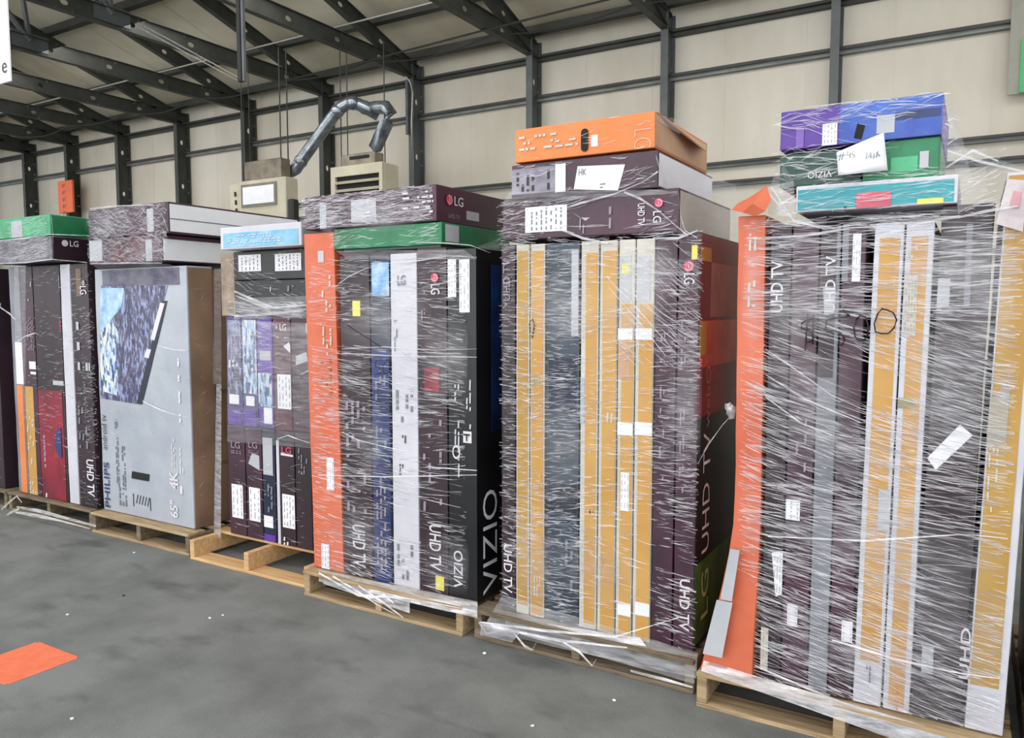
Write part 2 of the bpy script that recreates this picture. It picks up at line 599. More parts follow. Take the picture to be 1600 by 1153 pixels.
def screen_tube(pts, Ys, r, n=12):
    return tube_bm([atY(x, y, Y) for (x, y), Y in zip(pts, Ys)], r, n)


# unit heater 1 (left, label plate on its face)
h = thing('unit_heater', 'beige hanging unit heater with a framed label plate and sloping flue', 'heater', (-7.9, 7.2, 2.6))
a, b = atY(374, 345, 7.0), atY(458, 276, 7.0)
x0, x1, z1 = a.x, atY(446, 300, 7.0).x, atY(430, 277, 7.0).z
z0 = 2.52
put(obj('casing', bevel(box_bm(x0, x1, 7.0, 7.22, z0, z1), 0.012, 1), M_HEATER), h)
hx, hz = atY(388, 255, 7.1), atY(450, 255, 7.1)
put(obj('draft_hood', bevel(box_bm(hx.x, hz.x - 0.06, 7.03, 7.2, z1, hx.z), 0.01, 1), mat('sooty_hood', (150, 140, 122), 0.4, metal=0.4, rgb2=(100, 90, 78), scale=4)), h)
c0, c1 = atY(378, 325, 6.995), atY(432, 283, 6.995)
fr = put(obj('label_frame', box_bm(c0.x, c1.x, 6.985, 7.0, c0.z, c1.z), mat('frame_grey', (120, 118, 110), 0.6)), h)
pl = obj('label_plate', box_bm(c0.x + 0.04, c1.x - 0.04, 6.98, 6.985, c0.z + 0.035, c1.z - 0.035), M_LABEL)
pl.parent = fr
bm = bmesh.new()
for k in range(3):
    q = atY(358 + k, 302 + k * 13, 6.9)
    box_bm(q.x - 0.012, q.x + 0.012, 6.99, 7.0, q.z - 0.03, q.z + 0.03, bm)
e = put(obj('side_panel', bevel(box_bm(x0 - 0.19, x0, 7.01, 7.2, z0, z1 - 0.02), 0.01, 1), M_HEATER), h)
put(obj('vent_slot', bm, M_DARKHOLE), h)
put(obj('gas_valve', bevel(box_bm(x1 + 0.002, x1 + 0.10, 7.02, 7.14, z0, z1 - 0.28), 0.02, 1), M_CABLE), h)
for yy in (7.05, 7.17):
    put(obj('hanger_rod', tube_bm([(x1 - 0.12, yy, z1), (x1 - 0.12, yy, 4.8)], 0.009, 6), M_CABLE), h)
    put(obj('hanger_rod', tube_bm([(x0 + 0.04, yy, z1), (x0 + 0.04, yy, 4.8)], 0.006, 6), M_CABLE), h)
fl = tag(screen_o := obj('flue_pipe', screen_tube([(440, 268), (452, 270), (462, 264), (470, 252), (520, 182), (534, 167), (546, 161), (560, 163), (578, 172), (592, 180)], [7.3, 7.3, 7.3, 7.32, 7.45, 7.5, 7.5, 7.55, 7.62, 7.7], 0.078, 14), M_GALV, smooth=True),
         'galvanised round flue sloping up from the left heater to the wall', 'flue')
for (px, py, Y) in ((470, 252, 7.32), (527, 174, 7.47), (552, 161, 7.5), (570, 168, 7.6)):
    a = atY(px, py, Y)
    bmr = bmesh.new()
    bmesh.ops.create_uvsphere(bmr, u_segments=16, v_segments=8, radius=0.088)
    bmesh.ops.translate(bmr, verts=bmr.verts, vec=a)
    obj('elbow_collar', bmr, M_GALV, fl, smooth=True)
t = tag(obj('flue_pipe', screen_tube([(572, 170), (588, 168), (603, 168), (609, 176), (605, 190), (586, 232), (584, 242)], [7.7, 7.62, 7.6, 7.6, 7.6, 7.6, 7.6], [0.075, 0.08, 0.085, 0.088, 0.085, 0.085, 0.08], 14), M_GALV, smooth=True),
        'short galvanised flue bending down onto the grille heater', 'flue')
# unit heater 2 (louvred face)
h = thing('unit_heater', 'beige hanging unit heater with a dark louvred grille', 'heater', (-6.7, 7.5, 2.6))
a, b = atY(517, 300, 7.4), atY(597, 252, 7.4)
put(obj('casing', bevel(box_bm(a.x, b.x, 7.44, 7.72, 2.55, b.z), 0.012, 1), M_HEATER), h)
g0, g1 = atY(524, 310, 7.4), atY(592, 269, 7.4)
put(obj('front_frame', box_bm(a.x, b.x, 7.40, 7.44, g1.z, b.z), M_HEATER), h)
put(obj('front_frame', box_bm(a.x, g0.x, 7.40, 7.44, 2.55, g1.z), M_HEATER), h)
put(obj('front_frame', box_bm(g1.x, b.x, 7.40, 7.44, 2.55, g1.z), M_HEATER), h)
put(obj('grille_recess', box_bm(g0.x, g1.x, 7.436, 7.439, 2.6, g1.z), M_DARKHOLE), h)
for k in range(5):
    z = g1.z - 0.075 - k * 0.1
    bm = box_bm(g0.x, g1.x, 7.39, 7.43, -0.012, 0.012)
    bmesh.ops.rotate(bm, verts=bm.verts, cent=(0, 7.41, 0), matrix=Matrix.Rotation(R(25), 3, 'X'))
    bmesh.ops.translate(bm, verts=bm.verts, vec=(0, 0, z))
    put(obj('louvre', bm, M_HEATER), h)
a2, b2 = atY(533, 252, 7.5), atY(585, 236, 7.5)
put(obj('draft_hood', bevel(box_bm(a2.x, b2.x, 7.5, 7.68, b.z, b2.z), 0.008, 1), mat('sooty_hood', (150, 140, 122))), h)
a3, b3 = atY(546, 251, 7.49), atY(576, 241, 7.49)
put(obj('hood_opening', box_bm(a3.x, b3.x, 7.49, 7.5, a3.z + 0.01, b3.z), M_DARKHOLE), h)
for xx in (a.x + 0.05, a.x + 0.16, b.x - 0.08):
    put(obj('hanger_rod', tube_bm([(xx, 7.55, b.z), (xx, 7.55, 4.8)], 0.007, 6), M_CABLE), h)
# conduit down the column beside the grille heater
a = atY(637, 110, 8.8)
o = tag(obj('conduit_pipe', tube_bm([(a.x - .03, 8.82, 4.75), (a.x - .03, 8.82, atY(638, 210, 8.82).z)], 0.025, 8), M_STEEL), 'dark vertical conduit beside the column right of the grille heater', 'conduit')
pts = [atY(600, 100, 8.6), atY(618, 95, 8.7), atY(628, 112, 8.75), atY(641, 128, 8.8), atY(645, 145, 8.82), atY(643, 190, 8.82), atY(644, 235, 8.82)]
o = tag(obj('loose_cable', tube_bm(pts, 0.013, 6), M_PIPE, smooth=True), 'pale grey looped cable hanging down the column right of the grille heater', 'cable')

# tag on the far column, green sign at right, white sign at left
a, b = atY(95, 334, 8.84), atY(115, 281, 8.84)
sg = tag(obj('column_tag', bevel(box_bm(a.x, b.x, 8.80, 8.845, a.z, b.z), 0.006, 1), M_CORANGE), 'tall orange tag with dark marks on a far left column', 'sign')
bm = bmesh.new()
for k in range(5):
    zc = b.z - 0.1 - k * 0.135
    xc = (a.x + b.x) / 2 - 0.03
    box_bm(xc - 0.05, xc + 0.05, 8.796, 8.80, zc + 0.02, zc + 0.035, bm)
    box_bm(xc - 0.05, xc - 0.03, 8.796, 8.80, zc - 0.03, zc + 0.02, bm)
    box_bm(xc - 0.03, xc + 0.03, 8.796, 8.80, zc - 0.012, zc, bm)
obj('lettering', bm, mat('brown_marks', (150, 66, 34), 0.5), sg)
t = thing('wall_sign', 'green sign on a grey backing board high on the wall at the right edge', 'sign', (0.5, 9, 3.9))
p0, p1 = atY(1574, 149, 9.0), atY(1600, 20, 9.0)
put(obj('backing_board', box_bm(p0.x, p0.x + 0.75, 8.99, 9.01, p0.z, 4.9), M_SIGNGREY), t)
p0, p1 = atY(1592, 148, 8.97), atY(1600, 95, 8.97)
put(obj('green_panel', box_bm(p0.x, p0.x + 0.6, 8.97, 8.99, p0.z + 0.02, p1.z + 0.2), M_SIGNGREEN), t)
t = thing('hanging_sign', 'white hanging sign with black lettering cut by the top left corner', 'sign', (-5.2, 2.5, 3.1))
p1 = atY(18, 127, 2.5)
put(obj('panel', bevel(box_bm(-6.1, p1.x, 2.49, 2.505, p1.z, 4.0), 0.003, 1), mat('sign_white', (250, 250, 250), 0.5, vary=0.01)), t)
for xx in (-5.8, -5.05):
    put(obj('chain', tube_bm([(xx, 2.5, 4.0), (xx, 2.5, 4.82)], 0.006, 6), M_PIPE), t)


# ------------------------------------------------------------------ lettering
def letters(txt, center, normal, up_angle, w, h, m, parent, name='lettering', bold=0.0, rel=None):
    """flat raised lettering fitted to w x h (w along the reading direction); normal '-Y' or '+X'"""
    cu = bpy.data.curves.new('t', 'FONT')
    cu.body = txt
    cu.align_x, cu.align_y = 'CENTER', 'CENTER'
    cu.offset = bold
    cu.extrude = 0.0
    cu.resolution_u = 3
    tmp = bpy.data.objects.new('t', cu)
    COL.objects.link(tmp)
    bpy.context.view_layer.update()
    dg = bpy.context.evaluated_depsgraph_get()
    me = bpy.data.meshes.new_from_object(tmp.evaluated_get(dg))
    bpy.data.objects.remove(tmp)
    xs = [v.co.x for v in me.vertices]
    ys = [v.co.y for v in me.vertices]
    cx, cy = (min(xs) + max(xs)) / 2, (min(ys) + max(ys)) / 2
    sx, sy = w / (max(xs) - min(xs)), h / (max(ys) - min(ys))
    base = Matrix.Rotation(R(90), 4, 'X')
    if normal == '+X':
        base = Matrix.Rotation(R(90), 4, 'Z') @ base
    mtx = Matrix.Translation(center) @ base @ Matrix.Rotation(up_angle, 4, 'Z')
    for v in me.vertices:
        v.co = mtx @ Vector(((v.co.x - cx) * sx, (v.co.y - cy) * sy, 0))
    me.materials.clear()
    me.materials.append(m)
    o = bpy.data.objects.new(name, me)
    COL.objects.link(o)
    o.parent = parent
    if rel:
        o.matrix_parent_inverse = rel
    return o


sg = [o for o in bpy.data.objects if o.name.startswith('hanging_sign')][0]
put(letters('e', (-4.965, 2.486, 2.95), '-Y', 0, 0.055, 0.06, M_INK, None), sg)


# ------------------------------------------------------------------ cartons
class Carton:
    """one carton = one mesh; prints, labels and lettering are its children"""

    def __init__(s, label, bounds, m, group, name='television_carton', lean=0.0, liney=0.0, seed=0, wob=0.002, flare=None, cat='box'):
        s.x0, s.x1, s.y0, s.y1, s.z0, s.z1 = bounds
        s.lean = lean
        s.flare = flare
        bm = box_bm(*bounds)
        bevel(bm, 0.005, 2)
        for ax, (a, b) in (((0, 0, 1), (s.z0, s.z1)), ((0, 1, 0), (s.y0, s.y1)), ((1, 0, 0), (s.x0, s.x1))):
            k = max(2, int((b - a) / 0.11))
            for i in range(1, k):
                p = Vector(ax) * (a + (b - a) * i / k)
                bmesh.ops.bisect_plane(bm, geom=bm.verts[:] + bm.edges[:] + bm.faces[:], plane_co=p, plane_no=ax)
        for v in bm.verts:
            nz = noise.noise(v.co * 5.0 + Vector((seed * 3.1, 0, 0)))
            inward = Vector((0, 0, 0))
            if abs(v.co.x - s.x0) < 0.002:
                inward.x = 1
            if abs(v.co.x - s.x1) < 0.002:
                inward.x = -1
            if abs(v.co.y - s.y0) < 0.002:
                inward.y = 1
            v.co += inward * abs(nz) * wob * 1.5
            v.co.x += s.dx(v.co.z)
            if flare:
                v.co = flare(v.co)
        s.o = obj(name, bm, m)
        tag(s.o, label, cat, group)

    def dx(s, z):
        return s.lean * (z - s.z0) / (s.z1 - s.z0)

    def F(s, px, py, off=0.0):
        p = atY(px, py, s.y0 - off)
        return p

    def front(s, name, r, m, off=0.0008, parent=None, label=None):
        """print on the front face; r = px0, py0, px1, py1 or 4 corners"""
        if len(r) == 4 and not hasattr(r[0], '__len__'):
            a, b = s.F(r[0], (r[1] + r[3]) / 2), s.F(r[2], (r[1] + r[3]) / 2)
            zt_, zb = s.F((r[0] + r[2]) / 2, r[1]).z, s.F((r[0] + r[2]) / 2, r[3]).z
            c = [(a.x, zb), (b.x, zb), (b.x, zt_), (a.x, zt_)]
        else:
            c = [(s.F(*q).x, s.F(*q).z) for q in r]
        s.n = min(getattr(s, 'n', 0) + 1, 12)
        off += 0.00014 * s.n
        bm = bmesh.new()
        c = [(min(max(x, s.x0 + s.dx(z) + .001), s.x1 + s.dx(z) - .001), min(max(z, s.z0 + .002), s.z1 - .002)) for x, z in c]
        quad_slab(bm, [(x, s.y0 - off + 0.001, z) for x, z in c], (0, -1, 0), 0.0014)
        if s.flare:
            for v in bm.verts:
                v.co = s.flare(v.co)
        o = obj(name, bm, m, parent or s.o)
        if label:
            o['label'] = label
        return o

    def side(s, name, ya, yb, za, zb, m, off=0.0008, parent=None):
        bm = bmesh.new()
        quad_slab(bm, [(s.x1 + off - 0.001 + s.dx(z), y, z) for y, z in ((ya, za), (yb, za), (yb, zb), (ya, zb))], (1, 0, 0), 0.0014)
        return obj(name, bm, m, parent or s.o)

    def text(s, txt, r, rot, m=None, parent=None, bold=0.01, off=0.0055):
        """lettering inside the px rectangle r; rot 0 upright, 90 reads upward, -90 reads downward, 180 upside down"""
        cx, cy = (r[0] + r[2]) / 2, (r[1] + r[3]) / 2
        p = s.F(cx, cy)
        wx = abs(s.F(r[2], cy).x - s.F(r[0], cy).x)
        hz = abs(s.F(cx, r[1]).z - s.F(cx, r[3]).z)
        w_, h_ = (hz, wx) if rot in (90, -90) else (wx, hz)
        return letters(txt, (p.x, s.y0 - off, p.z), '-Y', R(rot), w_, h_, m or M_LETTER, parent or s.o, bold=bold)

    def stext(s, txt, yc, zc, w_, h_, rot, m=None, bold=0.01):
        return letters(txt, (s.x1 + 0.003, yc, zc), '+X', R(rot), w_, h_, m or M_LETTER, s.o, bold=bold)

    def lab(s, r, lines=6, vertical=True, m=None, name='shipping_label', bars=True, corners=None):
        """paper label with small printed bars (child of the label)"""
        o = s.front(name, corners or r, m or M_LABEL, off=0.0016)
        if not bars:
            return o
        a, b = s.F(r[0], (r[1] + r[3]) / 2), s.F(r[2], (r[1] + r[3]) / 2)
        zt_, zb = s.F((r[0] + r[2]) / 2, r[1]).z, s.F((r[0] + r[2]) / 2, r[3]).z
        bm = bmesh.new()
        zb, zt_ = max(zb, s.z0 + 0.004), min(zt_, s.z1 - 0.004)
        rnd = random.Random(r[0] * 31 + r[1])
        W, H = b.x - a.x, zt_ - zb
        for k in range(lines):
            if vertical:
                x = a.x + W * (0.15 + 0.7 * k / max(1, lines - 1))
                z = zb + H * 0.08
                while z < zt_ - H * 0.1:
                    l = H * rnd.uniform(0.04, 0.2)
                    e = min(z + l, zt_ - H * 0.06)
                    quad_slab(bm, [(x, s.y0 - 0.0042, z), (x + W * 0.03, s.y0 - 0.0042, z), (x + W * 0.03, s.y0 - 0.003, e), (x, s.y0 - 0.003, e)], (0, -1, 0), 0.0006)
                    z = e + H * rnd.uniform(0.03, 0.15)
            else:
                z = zb + H * (0.12 + 0.72 * k / max(1, lines - 1))
                x = a.x + W * 0.07
                while x < b.x - W * 0.12:
                    e = min(x + W * rnd.uniform(0.05, 0.3), b.x - W * 0.05)
                    quad_slab(bm, [(x, s.y0 - 0.0042, z), (e, s.y0 - 0.0042, z), (e, s.y0 - 0.0042, z + H * 0.045), (x, s.y0 - 0.0042, z + H * 0.045)], (0, -1, 0), 0.0006)
                    x = e + W * rnd.uniform(0.02, 0.1)
        obj('barcode', bm, M_GREYINK, o)
        return o

    def fine(s, r, m, n=8, vertical=True, seed=1, fill=0.6, name='fine_print'):
        a, b = s.F(r[0], (r[1] + r[3]) / 2), s.F(r[2], (r[1] + r[3]) / 2)
        zt_, zb = s.F((r[0] + r[2]) / 2, r[1]).z, s.F((r[0] + r[2]) / 2, r[3]).z
        bm = bmesh.new()
        zb, zt_ = max(zb, s.z0 + 0.004), min(zt_, s.z1 - 0.004)
        a.x, b.x = max(a.x, s.x0 + 0.003 + s.dx((zb + zt_) / 2)), min(b.x, s.x1 - 0.006 + s.dx((zb + zt_) / 2))
        rnd = random.Random(seed * 77 + int(r[0]))
        for k in range(n):
            if vertical:
                x = a.x + (b.x - a.x) * (k + 0.2) / n
                wd = (b.x - a.x) / n * 0.45
                z = zb
                while z < zt_:
                    e = min(z + rnd.uniform(0.008, 0.05), zt_)
                    if rnd.random() < fill:
                        quad_slab(bm, [(x, s.y0 - 0.0034, z), (x + wd, s.y0 - 0.0034, z), (x + wd, s.y0 - 0.001, e), (x, s.y0 - 0.001, e)], (0, -1, 0), 0.0012)
                    z = e + rnd.uniform(0.004, 0.02)
            else:
                z = zb + (zt_ - zb) * (k + 0.2) / n
                hd = (zt_ - zb) / n * 0.4
                x = a.x
                while x < b.x:
                    e = min(x + rnd.uniform(0.008, 0.04), b.x)
                    if rnd.random() < fill:
                        quad_slab(bm, [(x, s.y0 - 0.0034, z), (e, s.y0 - 0.0034, z), (e, s.y0 - 0.0034, z + hd), (x, s.y0 - 0.0034, z + hd)], (0, -1, 0), 0.0012)
                    x = e + rnd.uniform(0.004, 0.015)
        if not bm.faces:
            bm.free()
            return None
        o = obj(name, bm, m, s.o)
        o['kind'] = 'stuff'
        return o

    def disc(s, px, py, r, m, name='logo', side=None, off=0.0052):
        """small round emblem: a disc with a lighter arc and dot"""
        c = s.F(px, py) if side is None else Vector((0, side[0], side[1]))
        bm = bmesh.new()
        bmesh.ops.create_circle(bm, segments=20, radius=r, cap_ends=True)
        bm2 = bmesh.new()
        for k in range(16):
            t0, t1 = R(200 + k * 17), R(200 + (k + 1) * 17)
            q = [(r * 0.62 * math.cos(t0), r * 0.62 * math.sin(t0), 0), (r * 0.74 * math.cos(t0), r * 0.74 * math.sin(t0), 0),
                 (r * 0.74 * math.cos(t1), r * 0.74 * math.sin(t1), 0), (r * 0.62 * math.cos(t1), r * 0.62 * math.sin(t1), 0)]
            bm2.faces.new([bm2.verts.new(p) for p in q])
        q = [(-r * .06, -r * .35, 0), (r * .06, -r * .35, 0), (r * .06, r * .3, 0), (-r * .06, r * .3, 0)]
        bm2.faces.new([bm2.verts.new(p) for p in q])
        base = Matrix.Rotation(R(90), 4, 'X')
        for b_, ex in ((bm, 0), (bm2, 0.001)):
            if side is None:
                mt = Matrix.Translation((c.x, s.y0 - off - ex, c.z)) @ base
            else:
                mt = Matrix.Translation((s.x1 + off + ex, c.y, c.z)) @ Matrix.Rotation(R(90), 4, 'Z') @ base
            bmesh.ops.transform(b_, matrix=mt, verts=b_.verts)
        o = obj(name, bm, m, s.o)
        obj('logo_face', bm2, M_LETTER, o)
        return o


def col_box(label, px0, px1, ptop, Y0, m, group, depth=0.95, zb=0.145, ztop=None, lean=0.0, pyb=None, **k):
    """upright carton whose narrow edge fills px0..px1 on the stack's front plane"""
    pyb = pyb or 650
    a, b = atY(px0, pyb, Y0), atY(px1, pyb, Y0)
    z1 = ztop if ztop else atY((px0 + px1) / 2, ptop, Y0).z
    return Carton(label, (a.x + 0.001, b.x - 0.001, Y0, Y0 + depth, zb, z1), m, group, lean=lean, **k)


def flat_box(label, px0, px1, z0, z1, Y0, depth, m, group, py=350, **k):
    a, b = atY(px0, py, Y0), atY(px1, py, Y0)
    return Carton(label, (a.x, b.x, Y0, Y0 + depth, z0, z1), m, group, **k)


def yellow_faces(c, r, m=M_YELLOW):
    return c.front('printed_panel', r, m)


# ------------------------------------------------------------------ pallets
def pallet(label, x0, x1, y0, y1, wood, front_lead=True, stringer=None, end=None):
    t = thing('wooden_pallet', label, 'pallet', ((x0 + x1) / 2, (y0 + y1) / 2, 0), 'wooden pallets under the wrapped stacks')
    stringer = stringer or wood
    rnd = random.Random(int(x0 * 100))

    def board(name, b, m):
        bm = bevel(box_bm(*b), 0.003, 1)
        bmesh.ops.bisect_plane(bm, geom=bm.verts[:] + bm.edges[:] + bm.faces[:], plane_co=((b[0] + b[1]) / 2, 0, 0), plane_no=(1, 0, 0))
        put(obj(name, bm, m), t)
    for k in range(3):
        xc = x0 + 0.02 + (x1 - x0 - 0.04) * k / 2
        board('stringer', (xc - 0.02, xc + 0.02, y0 + (0 if not front_lead else 0.005), y1, 0.018, 0.122), stringer)
    for k in range(7):
        yc = y0 + 0.06 + (y1 - y0 - 0.12) * k / 6
        if k == 0 and not front_lead:
            continue
        hw = 0.065 if k in (0, 6) else 0.045
        board('deck_board', (x0, x1, yc - hw, yc + hw, 0.122, 0.14), wood)
    for k in range(3):
        yc = y0 + 0.06 + (y1 - y0 - 0.12) * k / 2
        board('bottom_board', (x0, x1, yc - 0.06, yc + 0.06, 0.0, 0.018), wood)
    return t


pallet('weathered wooden pallet at the far left under the red and maroon cartons', -6.30, -5.20, 3.03, 4.1, M_WOODDARK)
pallet('wooden pallet under the silver carton with the television picture', -5.17, -4.13, 3.01, 4.15, M_WOOD, stringer=M_WOODDARK)
pallet('fresh orange-toned wooden pallet missing its front deck board', -4.08, -3.07, 2.98, 4.15, M_WOODNEW, front_lead=False)
pallet('wooden pallet under the stack between fresh pallet and yellow-striped stack', -3.03, -2.00, 2.90, 4.05, M_WOOD)
pallet('film-trailed wooden pallet under the yellow-striped stack with the orange top carton', -1.95, -0.90, 2.92, 4.05, M_WOODDARK)
pallet('wooden pallet at the right under the orange, grey and yellow cartons', -0.865, 0.16, 2.84, 4.0, M_WOOD)
pallet('weathered wooden pallet at the far left edge of the row', -7.4, -6.33, 3.03, 4.1, M_WOODDARK)
pallet('wooden pallet cut by the right edge of the picture', 0.20, 1.2, 2.84, 4.0, M_WOODDARK)

# ------------------------------------------------------------------ stack 4 (orange edge, white edge, black side with big lettering)
Y4 = 2.965
G4 = 'cartons on the pallet fourth from the left'
c = col_box('tall orange carton on the left end of the stack with the white carton', 486, 533, 374, Y4, M_ORANGE, G4, ztop=1.925, lean=-0.03)
c.lab((511, 715, 522, 765), 3)
c.front('grey_tag', (497, 392, 506, 410), M_GREYWHITE)
c.fine((503, 430, 520, 555), M_CREAM, 3, seed=21, fill=0.5)
c.fine((500, 560, 520, 620), mat('rust_ink', (176, 96, 60), 0.6), 3, seed=4)
c.lab((503, 850, 515, 897), 3)
TOP4 = 1.80
c = col_box('maroon carton edge beside the orange one, pale lettering near its foot', 534, 580, 405, Y4, M_MAROON2, G4, ztop=TOP4)
c.text('UHD TV', (552, 820, 572, 885), -90)
c.front('yellow_sticker', (551, 470, 563, 494), M_YLABEL)
c.fine((540, 600, 575, 800), M_DIMLETTER, 4, seed=3, fill=0.25)
c = col_box('narrow navy carton edge with a bright blue picture at its top', 581, 611, 405, Y4, M_NAVY2, G4, ztop=TOP4)
c.front('picture_print', (581, 410, 611, 462), M_SKY2)
c.front('navy_panel', (583, 545, 610, 925), M_NAVY)
c.fine((586, 575, 606, 720), M_GREYINK, 3, seed=5, fill=0.35)
c.fine((588, 745, 606, 890), M_DIMLETTER, 3, seed=9, fill=0.55)
c = col_box('bright white carton edge in the middle of its stack', 612, 653, 404, Y4, M_WHITE, G4, ztop=TOP4)
c.text('LG', (622, 430, 634, 446), 0, M_GREYINK)
c.fine((616, 500, 622, 560), M_GREYINK, 2, seed=2)
c.fine((618, 610, 648, 660), M_GREYINK, 4, seed=6, fill=0.5)
c.fine((628, 680, 636, 692), M_INK, 2, seed=8)
c.fine((624, 725, 632, 742), M_INK, 2, seed=9)
c.fine((620, 850, 648, 905), M_GREYINK, 4, seed=12, fill=0.5)
c = col_box('maroon carton edge with a red patch, right of the white one', 654, 699, 400, Y4, M_MAROON2, G4, ztop=TOP4 + 0.02)
c.disc(680, 434, 0.022, M_PINK)
c.text('LG', (674, 444, 688, 460), -90)
c.front('red_patch', (663, 575, 686, 612), M_RED)
c.fine((658, 455, 666, 500), M_DIMLETTER, 2, seed=5)
c.text('UHD TV', (672, 820, 690, 890), -90)
c.front('yellow_sticker', (681, 900, 694, 922), M_YLABEL)
c.fine((660, 640, 694, 800), M_DIMLETTER, 4, seed=7, fill=0.2)
c = col_box('black carton edge with two white labels and big grey lettering on its side', 700, 745, 402, Y4, M_BLACK, G4, ztop=TOP4 + 0.01, depth=1.0)
c.lab((700, 405, 713, 464), 3)
c.lab((718, 405, 734, 488), 3)
c.fine((710, 600, 720, 745), M_GREYWHITE, 2, seed=31, fill=0.5)
c.fine((728, 580, 738, 670), M_GREYWHITE, 2, seed=32, fill=0.45)
q = c.front('handling_symbol', (724, 674, 737, 692), M_LETTER)
sym = bmesh.new()
pc = c.F(730, 683)
for a_, b_, c_, d_ in ((-.018, .018, .008, .016), (-.003, .003, -.018, .008)):
    quad_slab(sym, [(pc.x + a_, c.y0 - 0.0056, pc.z + c_), (pc.x + b_, c.y0 - 0.0056, pc.z + c_), (pc.x + b_, c.y0 - 0.0056, pc.z + d_), (pc.x + a_, c.y0 - 0.0056, pc.z + d_)], (0, -1, 0), 0.0006)
obj('symbol_ink', sym, M_BLACK, q)
bm = bmesh.new()
pc = c.F(714, 706)
for k in range(16):
    t0, t1 = 2 * math.pi * k / 16, 2 * math.pi * (k + 1) / 16
    f = lambda rr, t_: (pc.x + rr * 0.8 * math.cos(t_), c.y0 - 0.0056, pc.z + rr * 1.2 * math.sin(t_))
    bm.faces.new([bm.verts.new(v) for v in (f(.02, t0), f(.028, t0), f(.028, t1), f(.02, t1))])
obj('handling_symbol', bm, M_LETTER, c.o)
c.text('VIZIO', (710, 860, 724, 918), 90)
a, b = atX(753, 915, c.x1), atX(777, 780, c.x1)
c.stext('VIZIO', (a.y + b.y) / 2 - 0.0, 0.42, 0.50, 0.125, 90, M_LABEL, bold=-0.003)
c.side('picture_print', c.y0 + 0.13, c.y1 - 0.05, 0.95, 1.74, M_DBLUE)
# lying cartons on top
c = flat_box('green film-wrapped carton lying under the maroon one with pink emblem', 521, 690, 1.835, 1.938, 2.96, 0.62, M_GREEN, G4, seed=3, wob=0.004)
c.side('white_label', c.y0 + 0.03, c.y0 + 0.14, 1.85, 1.93, M_GREYWHITE)
obj('packing_ledge', box_bm(c.x0 + 0.05, c.x1 - 0.02, c.y0 + 0.02, c.y1 - 0.02, 1.822, 1.834), M_DGREEN, c.o)
c = flat_box('maroon carton lying topmost, pink and white emblem on its side', 476, 682, 1.942, 2.112, 2.95, 0.64, M_MAROON, G4, seed=5)
c.lab((548, 308, 589, 346), bars=False, r=(548, 308, 589, 346)) if False else c.front('white_label', (549, 311, 588, 346), M_GREYWHITE, off=0.0016)
c.front('white_band', (500, 318, 510, 358), M_GREYWHITE)
c.fine((488, 320, 496, 356), M_INK, 2, seed=3)
c.fine((630, 296, 678, 335), M_LETTER, 5, vertical=False, seed=3, fill=0.4)
c.disc(0, 0, 0.026, M_PINK, side=(c.y0 + 0.10, 2.05))
c.stext('LG', c.y0 + 0.18, 2.05, 0.075, 0.045, 0)
c.side('white_label', c.y0 + 0.25, c.y0 + 0.36, 1.972, 2.015, M_GREYWHITE)
c.stext('UHD TV', c.y0 + 0.14, 1.975, 0.1, 0.02, 0, M_DIMLETTER)

# ------------------------------------------------------------------ stack 5 (yellow edges)
Y5 = 2.975
G5 = 'cartons on the pallet fifth from the left'
T5 = 1.815
c = col_box('maroon carton edge left of the first pair of yellow ones', 783, 805, 385, Y5, M_MAROON2, G5, ztop=T5)
c.text('UHD TV', (788, 850, 801, 925), -90)
c.text('UHD TV', (787, 405, 798, 470), 90, M_DIMLETTER)
for i, (a, b, lab_) in enumerate(((806, 827, 'narrow yellow carton edge, leftmost yellow in its stack'), (828, 851, 'yellow carton edge with a small marker scrawl, left of the slate one'))):
    c = col_box(lab_, a, b, 390, Y5, M_CREAM, G5, ztop=T5)
    yellow_faces(c, (a + 2.5, 392, b - 2.5, 945 if i == 0 else 960), M_YELLOW2 if i == 0 else M_YELLOW)
    if i:
        c.lab((833, 590, 845, 602), 2, m=mat('khaki_label', (170, 160, 120), 0.6))
        c.fine((834, 900, 846, 930), M_CREAM, 3, seed=3)
        p = [c.F(*q) for q in ((830, 525), (828, 505), (833, 498), (836, 508), (834, 520), (832, 528))]
        bmk = tube_bm([(v.x, c.y0 - 0.0056, v.z) for v in p], 0.0022, 5)
        obj('marker_scrawl', bmk, M_MARKER, c.o)
c = col_box('wide slate-grey carton edge between the yellow cartons', 852, 905, 388, Y5, M_SLATE, G5, ztop=T5)
c.front('dark_band', (858, 560, 900, 640), M_NAVY2)
c.front('grey_label', (893, 390, 904, 525), M_GREYWHITE)
c.fine((858, 840, 898, 920), M_GREYINK, 5, seed=11, fill=0.4)
c.front('dark_band', (858, 755, 900, 800), mat('deep_slate', (36, 44, 56), 0.45))
labs = ['yellow carton edge with its pale flap at the top, just right of the slate one',
        'brightest yellow carton edge with an unbroken face, centre of its stack',
        'yellow carton edge crossed by white tape with a narrow upright label',
        'yellow carton edge crossed by white tape, rightmost yellow in the stack under the orange carton']
